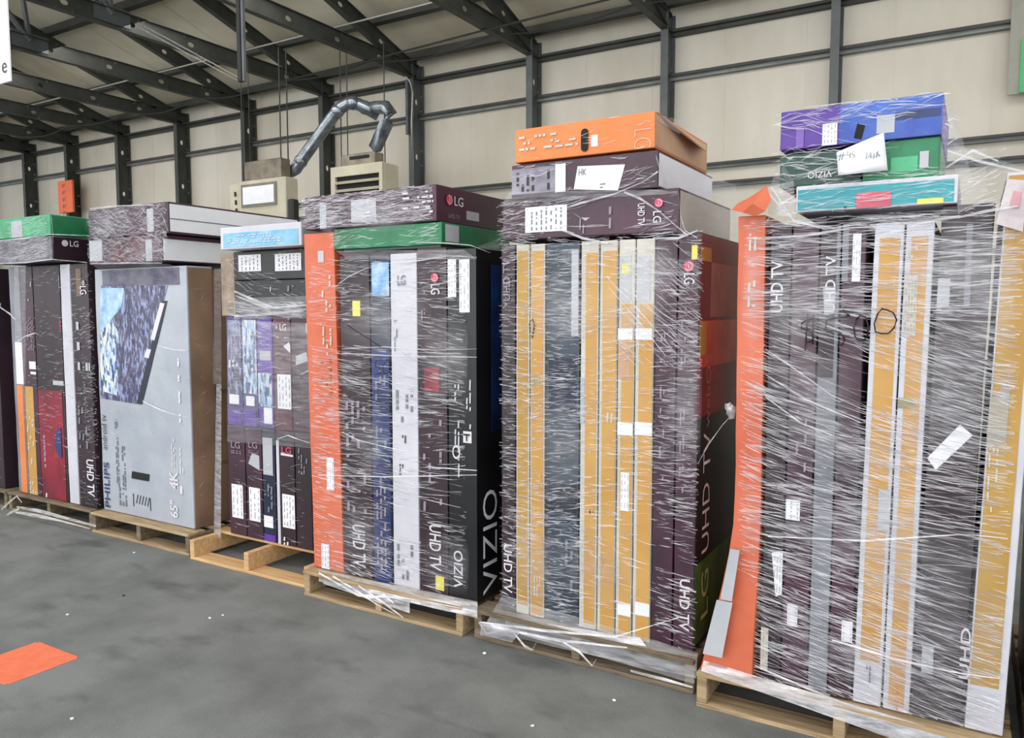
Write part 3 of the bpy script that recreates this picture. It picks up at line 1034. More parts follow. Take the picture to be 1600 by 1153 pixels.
for i, (a, b, top, bot) in enumerate(((906, 934, 395, 975), (935, 963, 392, 985), (964, 990, 475, 995), (991, 1020, 475, 1008))):
    c = col_box(labs[i], a, b, 388, Y5, M_CREAM, G5, ztop=T5)
    yellow_faces(c, (a + (8 if i == 0 else 5), top, b - (3 if i != 1 else 2), bot), M_YELLOW)
    if i == 0:
        c.fine((920, 797, 930, 812), M_INK, 2, seed=3)
        c.front('grey_strip', (907, 590, 913, 660), M_GREYWHITE)
    if i == 1:
        c.fine((938, 860, 944, 900), M_YELLOW2, 2, seed=1)
        c.fine((947, 620, 960, 660), M_CREAM, 2, seed=1)
    if i >= 2:
        c.front('white_tape', (a + 1, 513, b - 1, 531), M_LABEL, off=0.0022)
        c.front('white_tape', (a + 1, 660, b - 1, 680), M_LABEL, off=0.0022)
        c.front('white_tape', (a + 1, 942, b - 1, 962), M_LABEL, off=0.0022)
        c.front('peeled_patch', (a + 4, 400, b - 4, 470), M_GREYWHITE)
    if i == 2:
        c.lab((970, 738, 983, 798), 3)
        c.front('yellow_sticker', (972, 412, 984, 428), M_YLABEL)
        c.front('brown_patch', (966, 535, 985, 590), M_TAN)
c = col_box('maroon carton edge just right of the last yellow one', 1021, 1055, 388, Y5, M_MAROON, G5, ztop=T5)
c.fine((1030, 520, 1040, 800), M_DIMLETTER, 2, seed=4, fill=0.3)
c = col_box('maroon carton edge with a round emblem above, big picture on its black side', 1056, 1090, 365, Y5, M_MAROON, G5, ztop=1.83, depth=0.98)
c.disc(1077, 416, 0.022, M_PINK)
c.text('LG', (1069, 427, 1086, 444), -90)
c.front('yellow_sticker', (1081, 383, 1090, 405), M_YLABEL)
c.text('UHD TV', (1062, 905, 1078, 985), -90, bold=0.015)
c.fine((1062, 480, 1072, 780), M_DIMLETTER, 2, seed=14, fill=0.35)
x1 = c.x1
c.side('wine_panel', c.y0 + 0.002, c.y1 - 0.01, 1.492, 1.822, mat('bright_wine', (128, 44, 54), 0.4, rgb2=(104, 36, 46), scale=4))
c.side('black_panel', c.y0 + 0.002, c.y1 - 0.01, 0.15, 1.12, M_BLACK)
c.side('green_picture', c.y0 + 0.004, c.y1 - 0.01, 0.17, 0.50, M_GREENGLOW, off=0.0016)
c.side('red_picture', c.y0 + 0.004, c.y1 - 0.01, 1.10, 1.49, M_REDGLOW, off=0.0016)
c.side('orange_picture', c.y0 + 0.004, c.y1 - 0.35, 1.30, 1.485, M_ORGLOW, off=0.0024)
c.side('yellow_picture', c.y0 + 0.004, c.y0 + 0.09, 1.35, 1.48, M_YELLOW2, off=0.0032)
c.side('tan_panel', c.y0 + 0.15, c.y1 - 0.05, 1.50, 1.72, mat('pinkish_brown', (176, 124, 114), 0.5, rgb2=(150, 104, 96)), off=0.0016)
c.side('yellow_sticker', c.y0 + 0.004, c.y0 + 0.14, 1.72, 1.775, M_YELLOW, off=0.003)
c.stext('LG', c.y0 + 0.135, 0.35, 0.20, 0.095, 90, mat('sage_ink', (190, 214, 160), 0.5), bold=0.0)
c.stext('UHD TV', c.y0 + 0.13, 0.78, 0.50, 0.095, 90, M_LABEL, bold=-0.003)
c.stext('webOS', c.y0 + 0.13, 1.20, 0.30, 0.06, 90, mat('pink_ink_pale', (210, 150, 150), 0.5), bold=-0.01)
# lying cartons
c = flat_box('maroon carton lying lowest of three under the orange one, barcode label at left', 785, 1061, 1.835, 2.005, 2.965, 0.74, M_MAROON, G5, seed=2)
c.side('pale_side_panel', c.y0 + 0.012, c.y1 - 0.01, 1.845, 1.995, M_CREAM)
c.lab((821, 322, 886, 362), 7, vertical=True)
c.text('UHD TV', (997, 318, 1008, 352), -90)
c.disc(1030, 317, 0.018, M_PINK)
c.text('LG', (1021, 330, 1034, 348), -90)
c.front('torn_sliver', ((892, 330), (915, 345), (922, 340), (906, 340)), M_GREYWHITE)
c.fine((905, 318, 920, 365), M_DIMLETTER, 3, seed=2, fill=0.5)
c.fine((950, 322, 985, 356), M_DIMLETTER, 4, seed=6, fill=0.35)
c = flat_box('maroon and silver carton lying under the orange one, big white label', 799, 1027, 2.012, 2.160, 2.97, 0.74, M_MAROON, G5, seed=9)
c.side('pale_side_panel', c.y0 + 0.012, c.y1 - 0.01, 2.02, 2.15, M_LABEL)
c.front('silver_panel', (800, 262, 868, 302), mat('silver_print', (150, 146, 158), 0.35, rgb2=(112, 106, 122), scale=12))
c.fine((806, 268, 862, 298), M_MAROON2, 7, seed=3, fill=0.6)
c.front('white_strip', (868, 256, 884, 300), M_LABEL, off=0.002)
lb = c.front('shipping_label', ((897, 296), (966, 298), (977, 257), (903, 260)), M_LABEL, off=0.0022)
c.text('HK', (905, 264, 917, 274), 0, M_GREYINK)
c.fine((938, 284, 962, 294), M_GREYINK, 2, vertical=False, seed=4)
c = flat_box('bright orange carton with a hand hole, topmost on the yellow-striped stack', 804, 1023, 2.170, 2.312, 2.97, 0.70, M_ORANGE2, G5, seed=4, py=220)
c.side('brown_side_panel', c.y0 + 0.01, c.y1 - 0.01, 2.178, 2.304, M_TAN)
hp = c.F(914, 219)
bm = bmesh.new()
ring = []
for k in range(20):
    t_ = 2 * math.pi * k / 20
    ring.append(bm.verts.new((hp.x + 0.017 * math.cos(t_), c.y0 - 0.0040, hp.z + 0.03 * (1 if math.sin(t_) > 0 else -1) * (1 if abs(math.sin(t_)) > 0.01 else 0) + 0.017 * math.sin(t_))))
bm.faces.new(ring)
obj('hand_hole', bm, M_DARKHOLE, c.o)['label'] = 'dark oval hand hole'
c.front('white_sticker', (924, 211, 934, 229), M_LABEL)
c.text('LG', (992, 202, 1018, 232), -90, M_CREAM, bold=-0.03)
c.fine((812, 207, 870, 235), M_CREAM, 3, vertical=False, seed=4, fill=0.55)
c.fine((868, 214, 904, 230), M_CREAM, 2, vertical=False, seed=14, fill=0.8)
bm = bmesh.new()
fz = c.z1
for v in ((c.x1 - 0.01, c.y0 + 0.02, fz), (c.x1 + 0.002, c.y0 + 0.02, fz), (c.x1 + 0.07, c.y0 + 0.45, fz - 0.085), (c.x1 + 0.01, c.y1 - 0.05, fz - 0.02)):
    bm.verts.new(v)
bm.verts.ensure_lookup_table()
bm.faces.new(bm.verts)
o = obj('carton_flap', bm, M_TAN, c.o)
md = o.modifiers.new('t', 'SOLIDIFY')
md.thickness = 0.004

# ------------------------------------------------------------------ stack 6 (right)
Y6 = 2.89
G6 = 'cartons on the right-hand pallet'
T6 = 1.83


def flare6(co):
    """the orange carton is crushed outward towards its foot and its top corner is torn up"""
    co = co.copy()
    if co.z < 0.80:
        t_ = (0.80 - co.z) / 0.66
        k = (-0.625 - co.x) / 0.115
        co.x -= 0.115 * t_ ** 1.5 * max(0, min(1.1, k))
        co.y -= 0.03 * t_
    return co


c = col_box('tall orange carton flaring out at its foot, left end of the right-hand stack', 1152, 1196, 320, Y6, M_ORANGE, G6, ztop=1.87, flare=flare6, wob=0.004, lean=-0.015)
for r_ in ((1150, 855, 1163, 935), (1132, 935, 1162, 1022)):
    c.front('white_label', r_, M_GREYWHITE, off=0.03)
c.fine((1168, 365, 1184, 480), M_CREAM, 2, seed=15, fill=0.5)
bm = bmesh.new()
cr = [(1143, 328, 0), (1152, 318, 0), (1172, 308, 0), (1198, 290, 0), (1205, 312, 0.03), (1196, 330, 0.05), (1180, 338, 0.05), (1160, 332, 0.04)]
vsb = [bm.verts.new(atY(a_, b_, 2.87 - d_)) for a_, b_, d_ in cr]
cen = bm.verts.new(atY(1176, 318, 2.80))
for i in range(len(vsb)):
    bm.faces.new((vsb[i], vsb[(i + 1) % len(vsb)], cen))
cen2 = bm.verts.new(atY(1180, 322, 3.05))
for i in range(len(vsb)):
    bm.faces.new((vsb[(i + 1) % len(vsb)], vsb[i], cen2))
obj('crumpled_flap', bm, M_ORANGE, c.o)
c = col_box('maroon carton edge beside the orange flared one, faint upward lettering', 1197, 1230, 335, Y6, M_MAROON2, G6, ztop=T6)
c.text('UHD TV', (1205, 408, 1224, 488), 90)
c.lab((1207, 862, 1226, 932), 4, corners=((1212, 932), (1232, 930), (1225, 861), (1206, 863)))
c.lab((1186, 980, 1200, 1046), 3, m=M_CREAM)
c = col_box('maroon carton edge left of the grey one, two white labels low down', 1231, 1273, 335, Y6, M_MAROON, G6, ztop=T6)
c.lab((1222, 780, 1250, 812), 3)
c.lab((1230, 945, 1246, 978), 2)
c.fine((1236, 640, 1262, 760), M_DIMLETTER, 4, seed=8, fill=0.15)
c = col_box('plain grey carton edge in the right-hand stack', 1274, 1306, 340, Y6, M_GREYSTRIP, G6, ztop=T6 - 0.01)
c.front('maroon_panel', (1275, 345, 1305, 590), M_MAROON2)
c.text('UHD TV', (1290, 400, 1306, 488), 90)
c.front('crumpled_label', ((1288, 492), (1304, 490), (1306, 450), (1286, 448)), M_GREYWHITE)
c = col_box('maroon carton edge between the grey and the yellow ones', 1307, 1345, 345, Y6, M_MAROON, G6, ztop=T6 - 0.005)
c.lab((1332, 365, 1345, 440), 3)
c.lab((1315, 970, 1332, 1003), 2)
c.front('grey_band', (1308, 350, 1326, 440), M_GREYSTRIP)
lbs = ['yellow carton edge with white borders, left of the twin yellow pair at right', 'yellow carton edge with white borders, right of the twin yellow pair at right']
for i, (a, b) in enumerate(((1347, 1394), (1395, 1440))):
    c = col_box(lbs[i], a, b, 350, Y6, M_WHITE, G6, ztop=T6 - 0.01, lean=0.018)
    pa, pb, Z0, Z1 = c.x0 + 0.018, c.x1 - (0.012 if i == 0 else 0.018), c.z0 + (0.16 if i == 0 else 0.02), c.z1 - 0.05
    bm = bmesh.new()
    quad_slab(bm, [(x + c.dx(z), c.y0 + 0.0005, z) for x, z in ((pa, Z0), (pb, Z0), (pb, Z1), (pa, Z1))], (0, -1, 0), 0.0016)
    obj('printed_panel', bm, M_YELLOW, c.o)
    if i == 0:
        c.front('white_patch', (1372, 765, 1392, 830), M_GREYWHITE, off=0.003)
        c.fine((1352, 1040, 1362, 1066), M_INK, 2, seed=5)
    else:
        c.lab((1412, 430, 1432, 525), 4, m=M_CREAM)
        c.fine((1415, 385, 1436, 405), M_CREAM, 3, seed=5)
        c.lab((1400, 622, 1430, 638), 3, vertical=False, m=mat('khaki_label', (170, 160, 120), 0.6))
        c.fine((1400, 1060, 1403, 1130), M_ORANGE, 1, seed=5)
c = col_box('broad dark maroon carton edge right of the twin yellow pair', 1442, 1524, 335, Y6, M_MAROON2, G6, ztop=1.865, lean=0.03)
c.front('white_patch', (1462, 435, 1484, 480), M_GREYWHITE)
c.lab((1445, 665, 1520, 732), 2, corners=((1462, 734), (1445, 715), (1500, 663), (1520, 680)), bars=False)
c.text('UHD', (1500, 980, 1516, 1060), 90)
c.front('grey_label', (1440, 1010, 1458, 1052), M_GREYWHITE)
c.front('grey_strip', (1508, 350, 1518, 480), M_GREYSTRIP)
c = col_box('broad mustard carton edge at the right end of the row, folded paper taped on top', 1524, 1588, 285, Y6, M_WHITE, G6, ztop=1.955, lean=0.045, pyb=750)
bm = bmesh.new()
quad_slab(bm, [(x + c.dx(z), c.y0 + 0.0005, z) for x, z in ((c.x0 + 0.006, 0.30), (c.x1 - 0.022, 0.30), (c.x1 - 0.022, 1.945), (c.x0 + 0.006, 1.945))], (0, -1, 0), 0.0016)
obj('printed_panel', bm, M_YELLOW2, c.o)
c.front('grey_tape', ((1535, 700), (1572, 690), (1580, 590), (1540, 625)), mat('grey_tape', (168, 158, 140), 0.5), off=0.003)
pp = bmesh.new()
q4 = [atY(1556, 350, Y6 - 0.02), atY(1598, 362, Y6 - 0.02), atY(1608, 282, Y6 - 0.015), atY(1574, 280, Y6 - 0.012)]
quad_slab(pp, q4, (0, -1, 0), 0.003)
o = tag(obj('taped_paper', pp, mat('greyed_paper', (206, 198, 196), 0.6, rgb2=(180, 168, 172), scale=14)), 'folded greyish paper taped near the top of the mustard carton', 'paper', None)
q4 = [atY(1578, 322, Y6 - 0.024), atY(1592, 325, Y6 - 0.024), atY(1596, 300, Y6 - 0.02), atY(1584, 298, Y6 - 0.019)]
pp = bmesh.new()
quad_slab(pp, q4, (0, -1, 0), 0.0015)
obj('pink_print', pp, mat('faded_pink', (206, 150, 156), 0.6), o)
c.fine((1542, 700, 1560, 800), M_CREAM, 3, seed=16, fill=0.4)
# lying cartons on stack 6
c = flat_box('teal carton with white borders, red patch and yellow sticker, lying on the right-hand stack', 1243, 1497, 1.868, 1.958, 2.86, 0.55, M_WHITE, G6, seed=4, py=310)
bm = bmesh.new()
quad_slab(bm, [(x, c.y0 + 0.0005, z) for x, z in ((c.x0 + 0.008, c.z0 + 0.006), (c.x1 - 0.012, c.z0 + 0.006), (c.x1 - 0.012, c.z1 - 0.014), (c.x0 + 0.008, c.z1 - 0.014))], (0, -1, 0), 0.0016)
obj('printed_panel', bm, M_TEAL, c.o)
c.front('red_patch', (1338, 300, 1392, 334), mat('coral_red', (206, 92, 110), 0.5), off=0.003)
c.front('yellow_sticker', (1433, 310, 1474, 323), M_YLABEL, off=0.003)
c.fine((1318, 322, 1330, 332), M_INK, 2, seed=2)
c = flat_box('dark green carton end with upside-down pale lettering, under the purple and blue one', 1218, 1346, 1.963, 2.078, 2.90, 0.5, M_DGREEN, G6, seed=6, py=265)
c.text('VIZIO', (1262, 268, 1300, 278), 180, M_LETTER, bold=0.01)
c = flat_box('bright green carton end beside the dark green one, under the blue corner', 1348, 1468, 1.963, 2.090, 2.90, 0.5, M_GREEN, G6, seed=7, py=255)
c.front('grey_label', (1437, 236, 1451, 262), M_GREYWHITE)
c.front('white_strip', (1352, 248, 1386, 262), M_GREEN2)
c.front('pale_band', (1392, 245, 1434, 268), M_GREEN2)
c = flat_box('purple and blue carton lying topmost on the right-hand stack', 1219, 1473, 2.092, 2.226, 2.89, 0.55, M_PURPLE, G6, seed=8, py=205)
c.front('blue_panel', (1312, 150, 1472, 260), M_BLUE)
c.lab((1285, 193, 1308, 232), 4)
c.front('dark_figure', ((1334, 216), (1346, 218), (1352, 196), (1340, 192)), M_DARKHOLE, off=0.002)
c.front('white_patch', (1370, 180, 1398, 208), M_GREYWHITE, off=0.002)
c.front('blue_band', (1400, 172, 1470, 184), M_NAVY, off=0.002)
c.front('lilac_panel', (1244, 198, 1256, 240), mat('lilac_ink', (130, 96, 186), 0.5), off=0.002)
pp = bmesh.new()
gx, gz = 6, 5
P = [[None] * (gx + 1) for _ in range(gz + 1)]
TL, TR, BR, BL = (1307, 238), (1381, 207), (1387, 266), (1310, 274)
for j in range(gz + 1):
    for i in range(gx + 1):
        u, v = i / gx, j / gz
        x = (TL[0] * (1 - u) + TR[0] * u) * (1 - v) + (BL[0] * (1 - u) + BR[0] * u) * v
        y = (TL[1] * (1 - u) + TR[1] * u) * (1 - v) + (BL[1] * (1 - u) + BR[1] * u) * v
        P[j][i] = pp.verts.new(atY(x, y, 2.845 + 0.008 * math.sin(5 * u + 3 * v)))
for j in range(gz):
    for i in range(gx):
        pp.faces.new((P[j][i], P[j][i + 1], P[j + 1][i + 1], P[j + 1][i]))
o = obj('handwritten_note', pp, M_LABEL, smooth=True)
md = o.modifiers.new('t', 'SOLIDIFY')
md.thickness = 0.001
tag(o, 'white handwritten paper note stuck over the purple and green cartons', 'paper')


def pen(px_list, Y, r, parent, m=M_MARKER, name='handwriting'):
    bm = bmesh.new()
    for pl_ in px_list:
        tube_bm([atY(x, y, Y) for x, y in pl_], r, 5, bm)
    return obj(name, bm, m, parent, smooth=True)


pen([[(1314, 240), (1311, 251)], [(1318, 238), (1315, 250)], [(1309, 244), (1321, 242)], [(1325, 236), (1323, 242), (1329, 242)], [(1329, 238), (1328, 247)],
     [(1334, 236), (1331, 240), (1336, 244), (1333, 247)],
     [(1353, 248), (1355, 238), (1357, 246), (1360, 237), (1361, 247)], [(1366, 240), (1365, 247)], [(1372, 236), (1369, 246)], [(1369, 238), (1375, 244)]], 2.833, 0.0012, o, M_GREYINK)

# far right neighbour
G7 = 'cartons cut by the right edge'
c = Carton('dark maroon carton cut by the right edge of the picture', (0.205, 0.9, 2.90, 3.7, 0.145, 1.62), M_MAROON2, G7)

# ------------------------------------------------------------------ stack 3 (short purple and maroon cartons)
Y3 = 3.15
G3 = 'cartons on the pallet third from the left'
zl, zu, zt3 = 0.825, 1.487, 1.70
low = [(358, 384, M_MAROON, 'short maroon carton, lower left corner of the purple and maroon stack'),
       (385, 410, M_MAROON, 'short maroon carton with a torn white patch, second in the lower row'),
       (411, 431, M_NAVY2, 'short navy carton with a pale top panel and purple foot, lower row'),
       (433, 461, M_MAROON2, 'short maroon carton with a white corner strip, lower row'),
       (462, 487, M_MAROON2, 'short dark maroon carton at the right end of the lower row')]
for i, (a, b, m, l) in enumerate(low):
    c = col_box(l, a, b, 0, Y3, m, G3, ztop=zl, depth=0.7, pyb=770, seed=i)
    if i < 2:
        c.lab((a + 5, 757 + i * 5, a + 22, 809 + i * 5), 3)
        c.text('LG', (a + 4, 690, a + 18, 700), 0, M_DIMLETTER)
        c.fine((a + 4, 703, a + 20, 709), M_DIMLETTER, 2, vertical=False, seed=i)
        if i:
            c.front('torn_patch', ((388, 724), (406, 735), (405, 712), (394, 708)), M_GREYWHITE)
    if i == 2:
        c.front('pale_panel', (411, 684, 426, 742), M_GREYWHITE)
        c.front('purple_foot', (411, 835, 431, 864), M_PURPLE)
        c.front('white_label', (413, 806, 427, 824), M_LABEL)
        c.fine((413, 755, 428, 800), M_GREYINK, 3, seed=4, fill=0.3)
    if i == 3:
        c.lab((442, 773, 461, 825), 4)
        c.front('corner_strip', (433, 688, 437.5, 850), M_WHITE)
        c.text('LG', (441, 698, 456, 708), 0, M_PINK)
        c.fine((443, 840, 458, 855), M_LETTER, 3, seed=2)
        c.front('white_sliver', ((439, 711), (458, 714), (458, 711), (439, 707)), M_LETTER)
    if i == 4:
        c.fine((466, 700, 482, 740), M_GREYINK, 4, seed=3, fill=0.35)
up = [(355, 378, M_PURPLE2, 'short dark blue carton, left end of the upper row under the tan corner'),
      (379, 402, M_PURPLE2, 'short dark blue carton, second in the upper row'),
      (403, 426, M_PURPLE, 'short violet carton, third in the upper row'),
      (428, 455, M_WINE, 'short wine-red carton with a tall white label, upper row'),
      (456, 487, M_MAROON, 'short maroon carton at the right end of the upper row')]
for i, (a, b, m, l) in enumerate(up):
    c = col_box(l, a, b, 0, Y3, m, G3, zb=zl + 0.003, ztop=zu, depth=0.7, pyb=590, seed=i + 10)
    if i < 2:
        c.front('picture_print', (a + 1, 500, b - 1, 615), M_CITY2 if i else M_CITY)
        c.front('white_label', (a + 4 + i * 2, 616 + i * 3, a + 19, 631 + i * 3), M_LABEL, off=0.002)
        c.front('violet_foot', (a + 1, 640, b - 1, 676), M_PURPLE)
        c.fine((a + 2, 562, b - 4, 580), M_LETTER, 3, seed=i, fill=0.4)
    if i == 2:
        c.front('white_label', (406, 548, 423, 563), M_GREYWHITE)
        c.front('picture_print', (404, 583, 425, 635), M_CITY2)
        c.front('white_label', (413, 637, 426, 662), M_LABEL, off=0.002)
        c.front('navy_foot', (404, 664, 425, 684), M_NAVY)
    if i == 3:
        c.disc(433, 511, 0.012, M_DIMLETTER)
        c.text('LG', (438, 506, 448, 516), 0, M_LETTER)
        c.fine((433, 526, 448, 531), M_LETTER, 2, vertical=False, seed=3)
        c.front('torn_patch', ((443, 541), (457, 552), (455, 538), (451, 535)), M_LETTER)
        c.lab((434, 585, 456, 639), 4)
    if i == 4:
        c.front('peeled_patch', ((462, 571), (481, 564), (479, 550), (463, 556)), M_GREYWHITE)
        c.front('white_strip', (478, 505, 481, 520), M_GREYWHITE)
a, b = atY(366, 450, Y3), atY(487, 450, Y3)
c = Carton('black carton lying on the short upright ones, small white prints', (a.x, b.x, Y3, Y3 + 0.7, zu + 0.004, zt3), M_BLACK, G3, seed=3)
c.fine((422, 448, 430, 455), M_LETTER, 3, seed=3)
c.fine((448, 446, 470, 455), M_GREYINK, 3, seed=5)
c = Carton('black carton with two white labels, under the white and sky-blue one', (a.x, b.x, Y3, Y3 + 0.7, zt3 + 0.003, 1.872), M_BLACK, G3, seed=4)
c.lab((373, 398, 408, 424), 5)
c.lab((430, 396, 471, 423), 6)
a = atY(343, 450, Y3)
b = atY(365, 450, Y3)
c = Carton('tan speckled carton corner standing left of the black ones', (a.x, b.x - 0.004, Y3 + 0.01, Y3 + 0.6, zu + 0.004, 1.865), mat('speckled_tan', (164, 150, 134), 0.75, rgb2=(136, 120, 104), scale=14, bump=0.3), G3, seed=4)
a = atY(344, 650, Y3)
c = Carton('dull brown carton edge seen at the left of the short stack', (a.x - 0.01, atY(354, 600, Y3).x, Y3 + 0.12, Y3 + 0.7, 0.145, zu), M_BROWND, G3, seed=4)
a, b = atY(344, 370, 3.05), atY(471, 370, 3.05)
c = Carton('white and sky-blue carton lying on top of the short cartons', (a.x, b.x, 3.05, 3.75, 1.878, 2.005), M_WHITE, G3, seed=5)
c.front('printed_panel', (349, 361, 466, 384), M_SKYBLUE)
c.fine((356, 364, 440, 380), M_WHITE, 4, vertical=False, seed=5, fill=0.5)
c.side('grey_side', c.y0 + 0.01, c.y1 - 0.02, 1.885, 1.998, M_GREYWHITE)

# ------------------------------------------------------------------ stack 2 (silver carton with television picture)
Y2 = 3.09
G2 = 'cartons on the pallet second from the left'
a, b = atY(155, 620, Y2), atY(297, 620, Y2)
c = Carton('large silver carton with a television picture, lettering down its edges', (a.x, b.x, Y2, Y2 + 0.19, 0.145, 1.80), mat('silver_carton', (176, 181, 188), 0.38, rgb2=(150, 156, 168), scale=1.6), G2, seed=6, wob=0.004)
BIG = c
c.front('picture_print', ((157, 622), (218, 632), (262, 446), (158, 446)), M_CITY)
c.front('sky_print', ((157, 520), (190, 480), (194, 450), (158, 450)), M_SKY2, off=0.0018)
c.front('daylight_print', ((157, 610), (184, 618), (186, 520), (158, 470)), M_CITY2, off=0.0014)
c.front('dark_band', (160, 420, 280, 446), mat('dusky_violet', (62, 56, 88), 0.4, rgb2=(110, 108, 120), scale=9))
c.front('television_edge', ((214, 630), (222, 632), (262, 470), (254, 470)), M_NAVY2, off=0.0022)
c.front('white_strip', ((236, 530), (242, 532), (258, 474), (251, 473)), M_LETTER, off=0.003)
c.front('white_strip', ((226, 558), (233, 560), (237, 546), (230, 545)), M_LETTER, off=0.003)
c.text('PHILIPS', (164, 722, 172, 792), 90, M_NAVY, bold=0.012)
c.text('android tv', (160, 648, 167, 702), 90, M_INK, bold=0.0)
c.fine((181, 655, 186, 760), M_GREYINK, 2, seed=3, fill=0.7)
c.fine((191, 697, 197, 765), M_GREYINK, 2, seed=4, fill=0.8)
c.fine((186, 762, 200, 790), M_GREYINK, 3, seed=6, fill=0.6)
rm = c.front('remote_picture', ((206, 747), (233, 752), (234, 741), (207, 736)), M_BLACK, off=0.002)
c.text('65"', (267, 782, 279, 808), 90, M_LETTER, bold=0.02)
c.text('4K', (266, 736, 279, 764), 90, M_LETTER, bold=0.02)
c.fine((268, 680, 274, 728), M_LETTER, 2, seed=6, fill=0.8)
c.fine((281, 700, 288, 740), M_LETTER, 2, seed=9, fill=0.7)
c.fine((281, 748, 289, 806), M_LETTER, 1, seed=15, fill=0.4)
c.fine((278, 560, 284, 660), M_LETTER, 1, seed=16, fill=0.6)
bm = bmesh.new()
for k in range(7):
    p0 = c.F(208 + k * 4.4, 771 + k * 1.2)
    h_ = 0.085 if k in (0, 6) else 0.06
    quad_slab(bm, [(p0.x, c.y0 - 0.001, p0.z - h_), (p0.x + 0.008, c.y0 - 0.001, p0.z - h_), (p0.x + 0.008 + (0.02 if 0 < k < 6 else 0), c.y0 - 0.001, p0.z), (p0.x + (0.02 if 0 < k < 6 else 0), c.y0 - 0.001, p0.z)], (0, -1, 0), 0.0012)
obj('hatched_print', bm, M_INK, c.o)
c = Carton('plain brown carton standing tight behind the silver one', (a.x + 0.01, b.x - 0.003, Y2 + 0.195, Y2 + 0.42, 0.145, 1.78), M_BROWN, G2, seed=7, wob=0.006)
c.side('packing_tape', c.y0 + 0.005, c.y1 - 0.01, 0.52, 0.545, M_BROWND)
c.side('packing_tape', c.y0 + 0.005, c.y1 - 0.01, 0.99, 1.015, M_BROWND)
c = Carton('darker brown carton third back behind the silver one', (a.x + 0.01, b.x - 0.01, Y2 + 0.425, Y2 + 0.8, 0.145, 1.76), M_BROWND, G2, seed=8, wob=0.006)
BIG.side('brown_edge', BIG.y0 + 0.012, BIG.y1 - 0.004, 0.15, 1.79, M_BROWN)
Z2a, Z2b, Z2c = 1.825, 1.995, 2.185
a, b = atY(139, 370, 3.02), atY(253, 390, 3.02)
c = Carton('lower of two lying maroon cartons with white long sides', (a.x, b.x, 3.02, 3.98, Z2a, Z2b - 0.002), M_MAROON, G2, seed=1)
c.side('white_side', c.y0 + 0.01, c.y1 - 0.01, Z2a + 0.01, Z2b - 0.03, M_LABEL)
c.front('white_label', (139, 376, 160, 408), M_GREYWHITE)
c.front('wine_print', (176, 368, 226, 408), M_WINE)
c.front('silver_edge', (228, 374, 238, 408), M_GREYWHITE)
b = atY(263, 340, 3.02)
c = Carton('upper of two lying maroon cartons with white long sides', (a.x, b.x, 3.02, 4.08, Z2b + 0.002, Z2c), M_MAROON, G2, seed=2)
c.side('white_side', c.y0 + 0.01, c.y1 - 0.01, Z2b + 0.012, Z2c - 0.012, M_LABEL)
c.side('seam_line', c.y0 + 0.01, c.y1 - 0.01, Z2b + 0.085, Z2b + 0.092, M_GREYINK, off=0.002)
c.front('silver_edge', (230, 326, 240, 362), M_GREYWHITE)

# ------------------------------------------------------------------ stack 1 (far left)
Y1 = 3.07
G1 = 'cartons on the pallet at the left'
T1 = 1.845
c = col_box('grey and orange carton edge at the left end of the leftmost full stack', 24, 40, 0, Y1, M_GREYSTRIP, G1, ztop=T1)
c.front('white_panel', (25, 535, 39, 600), M_LABEL)
c.front('orange_panel', (31, 602, 40, 785), M_ORANGE2)
c = col_box('maroon and amber carton edge with pale prints, leftmost full stack', 41, 60, 0, Y1, M_MAROON, G1, ztop=T1)
c.front('amber_panel', (41, 604, 56, 788), M_YELLOW)
c.fine((43, 495, 56, 548), M_DIMLETTER, 4, seed=15, fill=0.7)
c.fine((43, 440, 57, 470), M_LETTER, 3, seed=3, fill=0.4)
c.front('white_label', (46, 565, 64, 577), M_LABEL)
c.front('small_label', (48, 581, 62, 585), M_LABEL)
c.fine((42, 650, 56, 780), M_CREAM, 3, seed=8, fill=0.3)
c = col_box('carton edge dark above and red below with a blue disc, leftmost full stack', 61, 102, 0, Y1, M_MAROON2, G1, ztop=T1)
c.front('red_panel', (62, 610, 101, 796), M_RED)
bm = bmesh.new()
pc = c.F(97, 692)
vsb = [bm.verts.new((min(pc.x + 0.085 * math.cos(R(90 + k * 10)), c.x1 - 0.002), c.y0 - 0.0056, pc.z + 0.11 * math.sin(R(90 + k * 10)))) for k in range(19)]
bm.faces.new(vsb)
obj('blue_disc', bm, M_NAVY, c.o)
c.front('white_label', (83, 595, 102, 602), M_GREYWHITE)
c.front('small_label', (92, 430, 97, 450), M_GREYWHITE)
c.front('red_patch', (93, 498, 102, 518), M_RED)
c.fine((68, 680, 74, 730), M_DIMLETTER, 1, seed=8, fill=0.7)
c.fine((68, 770, 76, 790), M_LETTER, 2, seed=9, fill=0.5)
c = col_box('slim white carton edge in the leftmost full stack', 103, 118, 0, Y1, M_WHITE, G1, ztop=T1)
c = col_box('dark maroon carton edge with pale lettering, right end of the leftmost full stack', 119, 146, 0, Y1, M_MAROON2, G1, ztop=T1)
c.text('UHD TV', (137, 718, 148, 775), -90, bold=0.02)
c.text('LG', (126, 447, 136, 460), -90, M_LETTER)
c.disc(131, 442, 0.02, M_DIMLETTER)
c.fine((121, 490, 140, 585), M_GREYWHITE, 3, vertical=False, seed=4, fill=0.35)
c.fine((122, 600, 138, 700), M_GREYINK, 3, seed=4, fill=0.3)
c.front('brown_patch', (119, 420, 127, 463), M_BROWND)
b = atY(80, 380, 2.95)
c = Carton('dark maroon lying carton with an emblem on its side, under the green one at left', (-6.2, b.x, 2.95, 3.6, 1.86, 2.03), mat('grey_film_print', (120, 116, 124), 0.35, rgb2=(66, 58, 66), scale=9), G1, seed=3)
c.side('maroon_side', c.y0 + 0.012, c.y1 - 0.01, 1.868, 2.022, M_MAROON2)
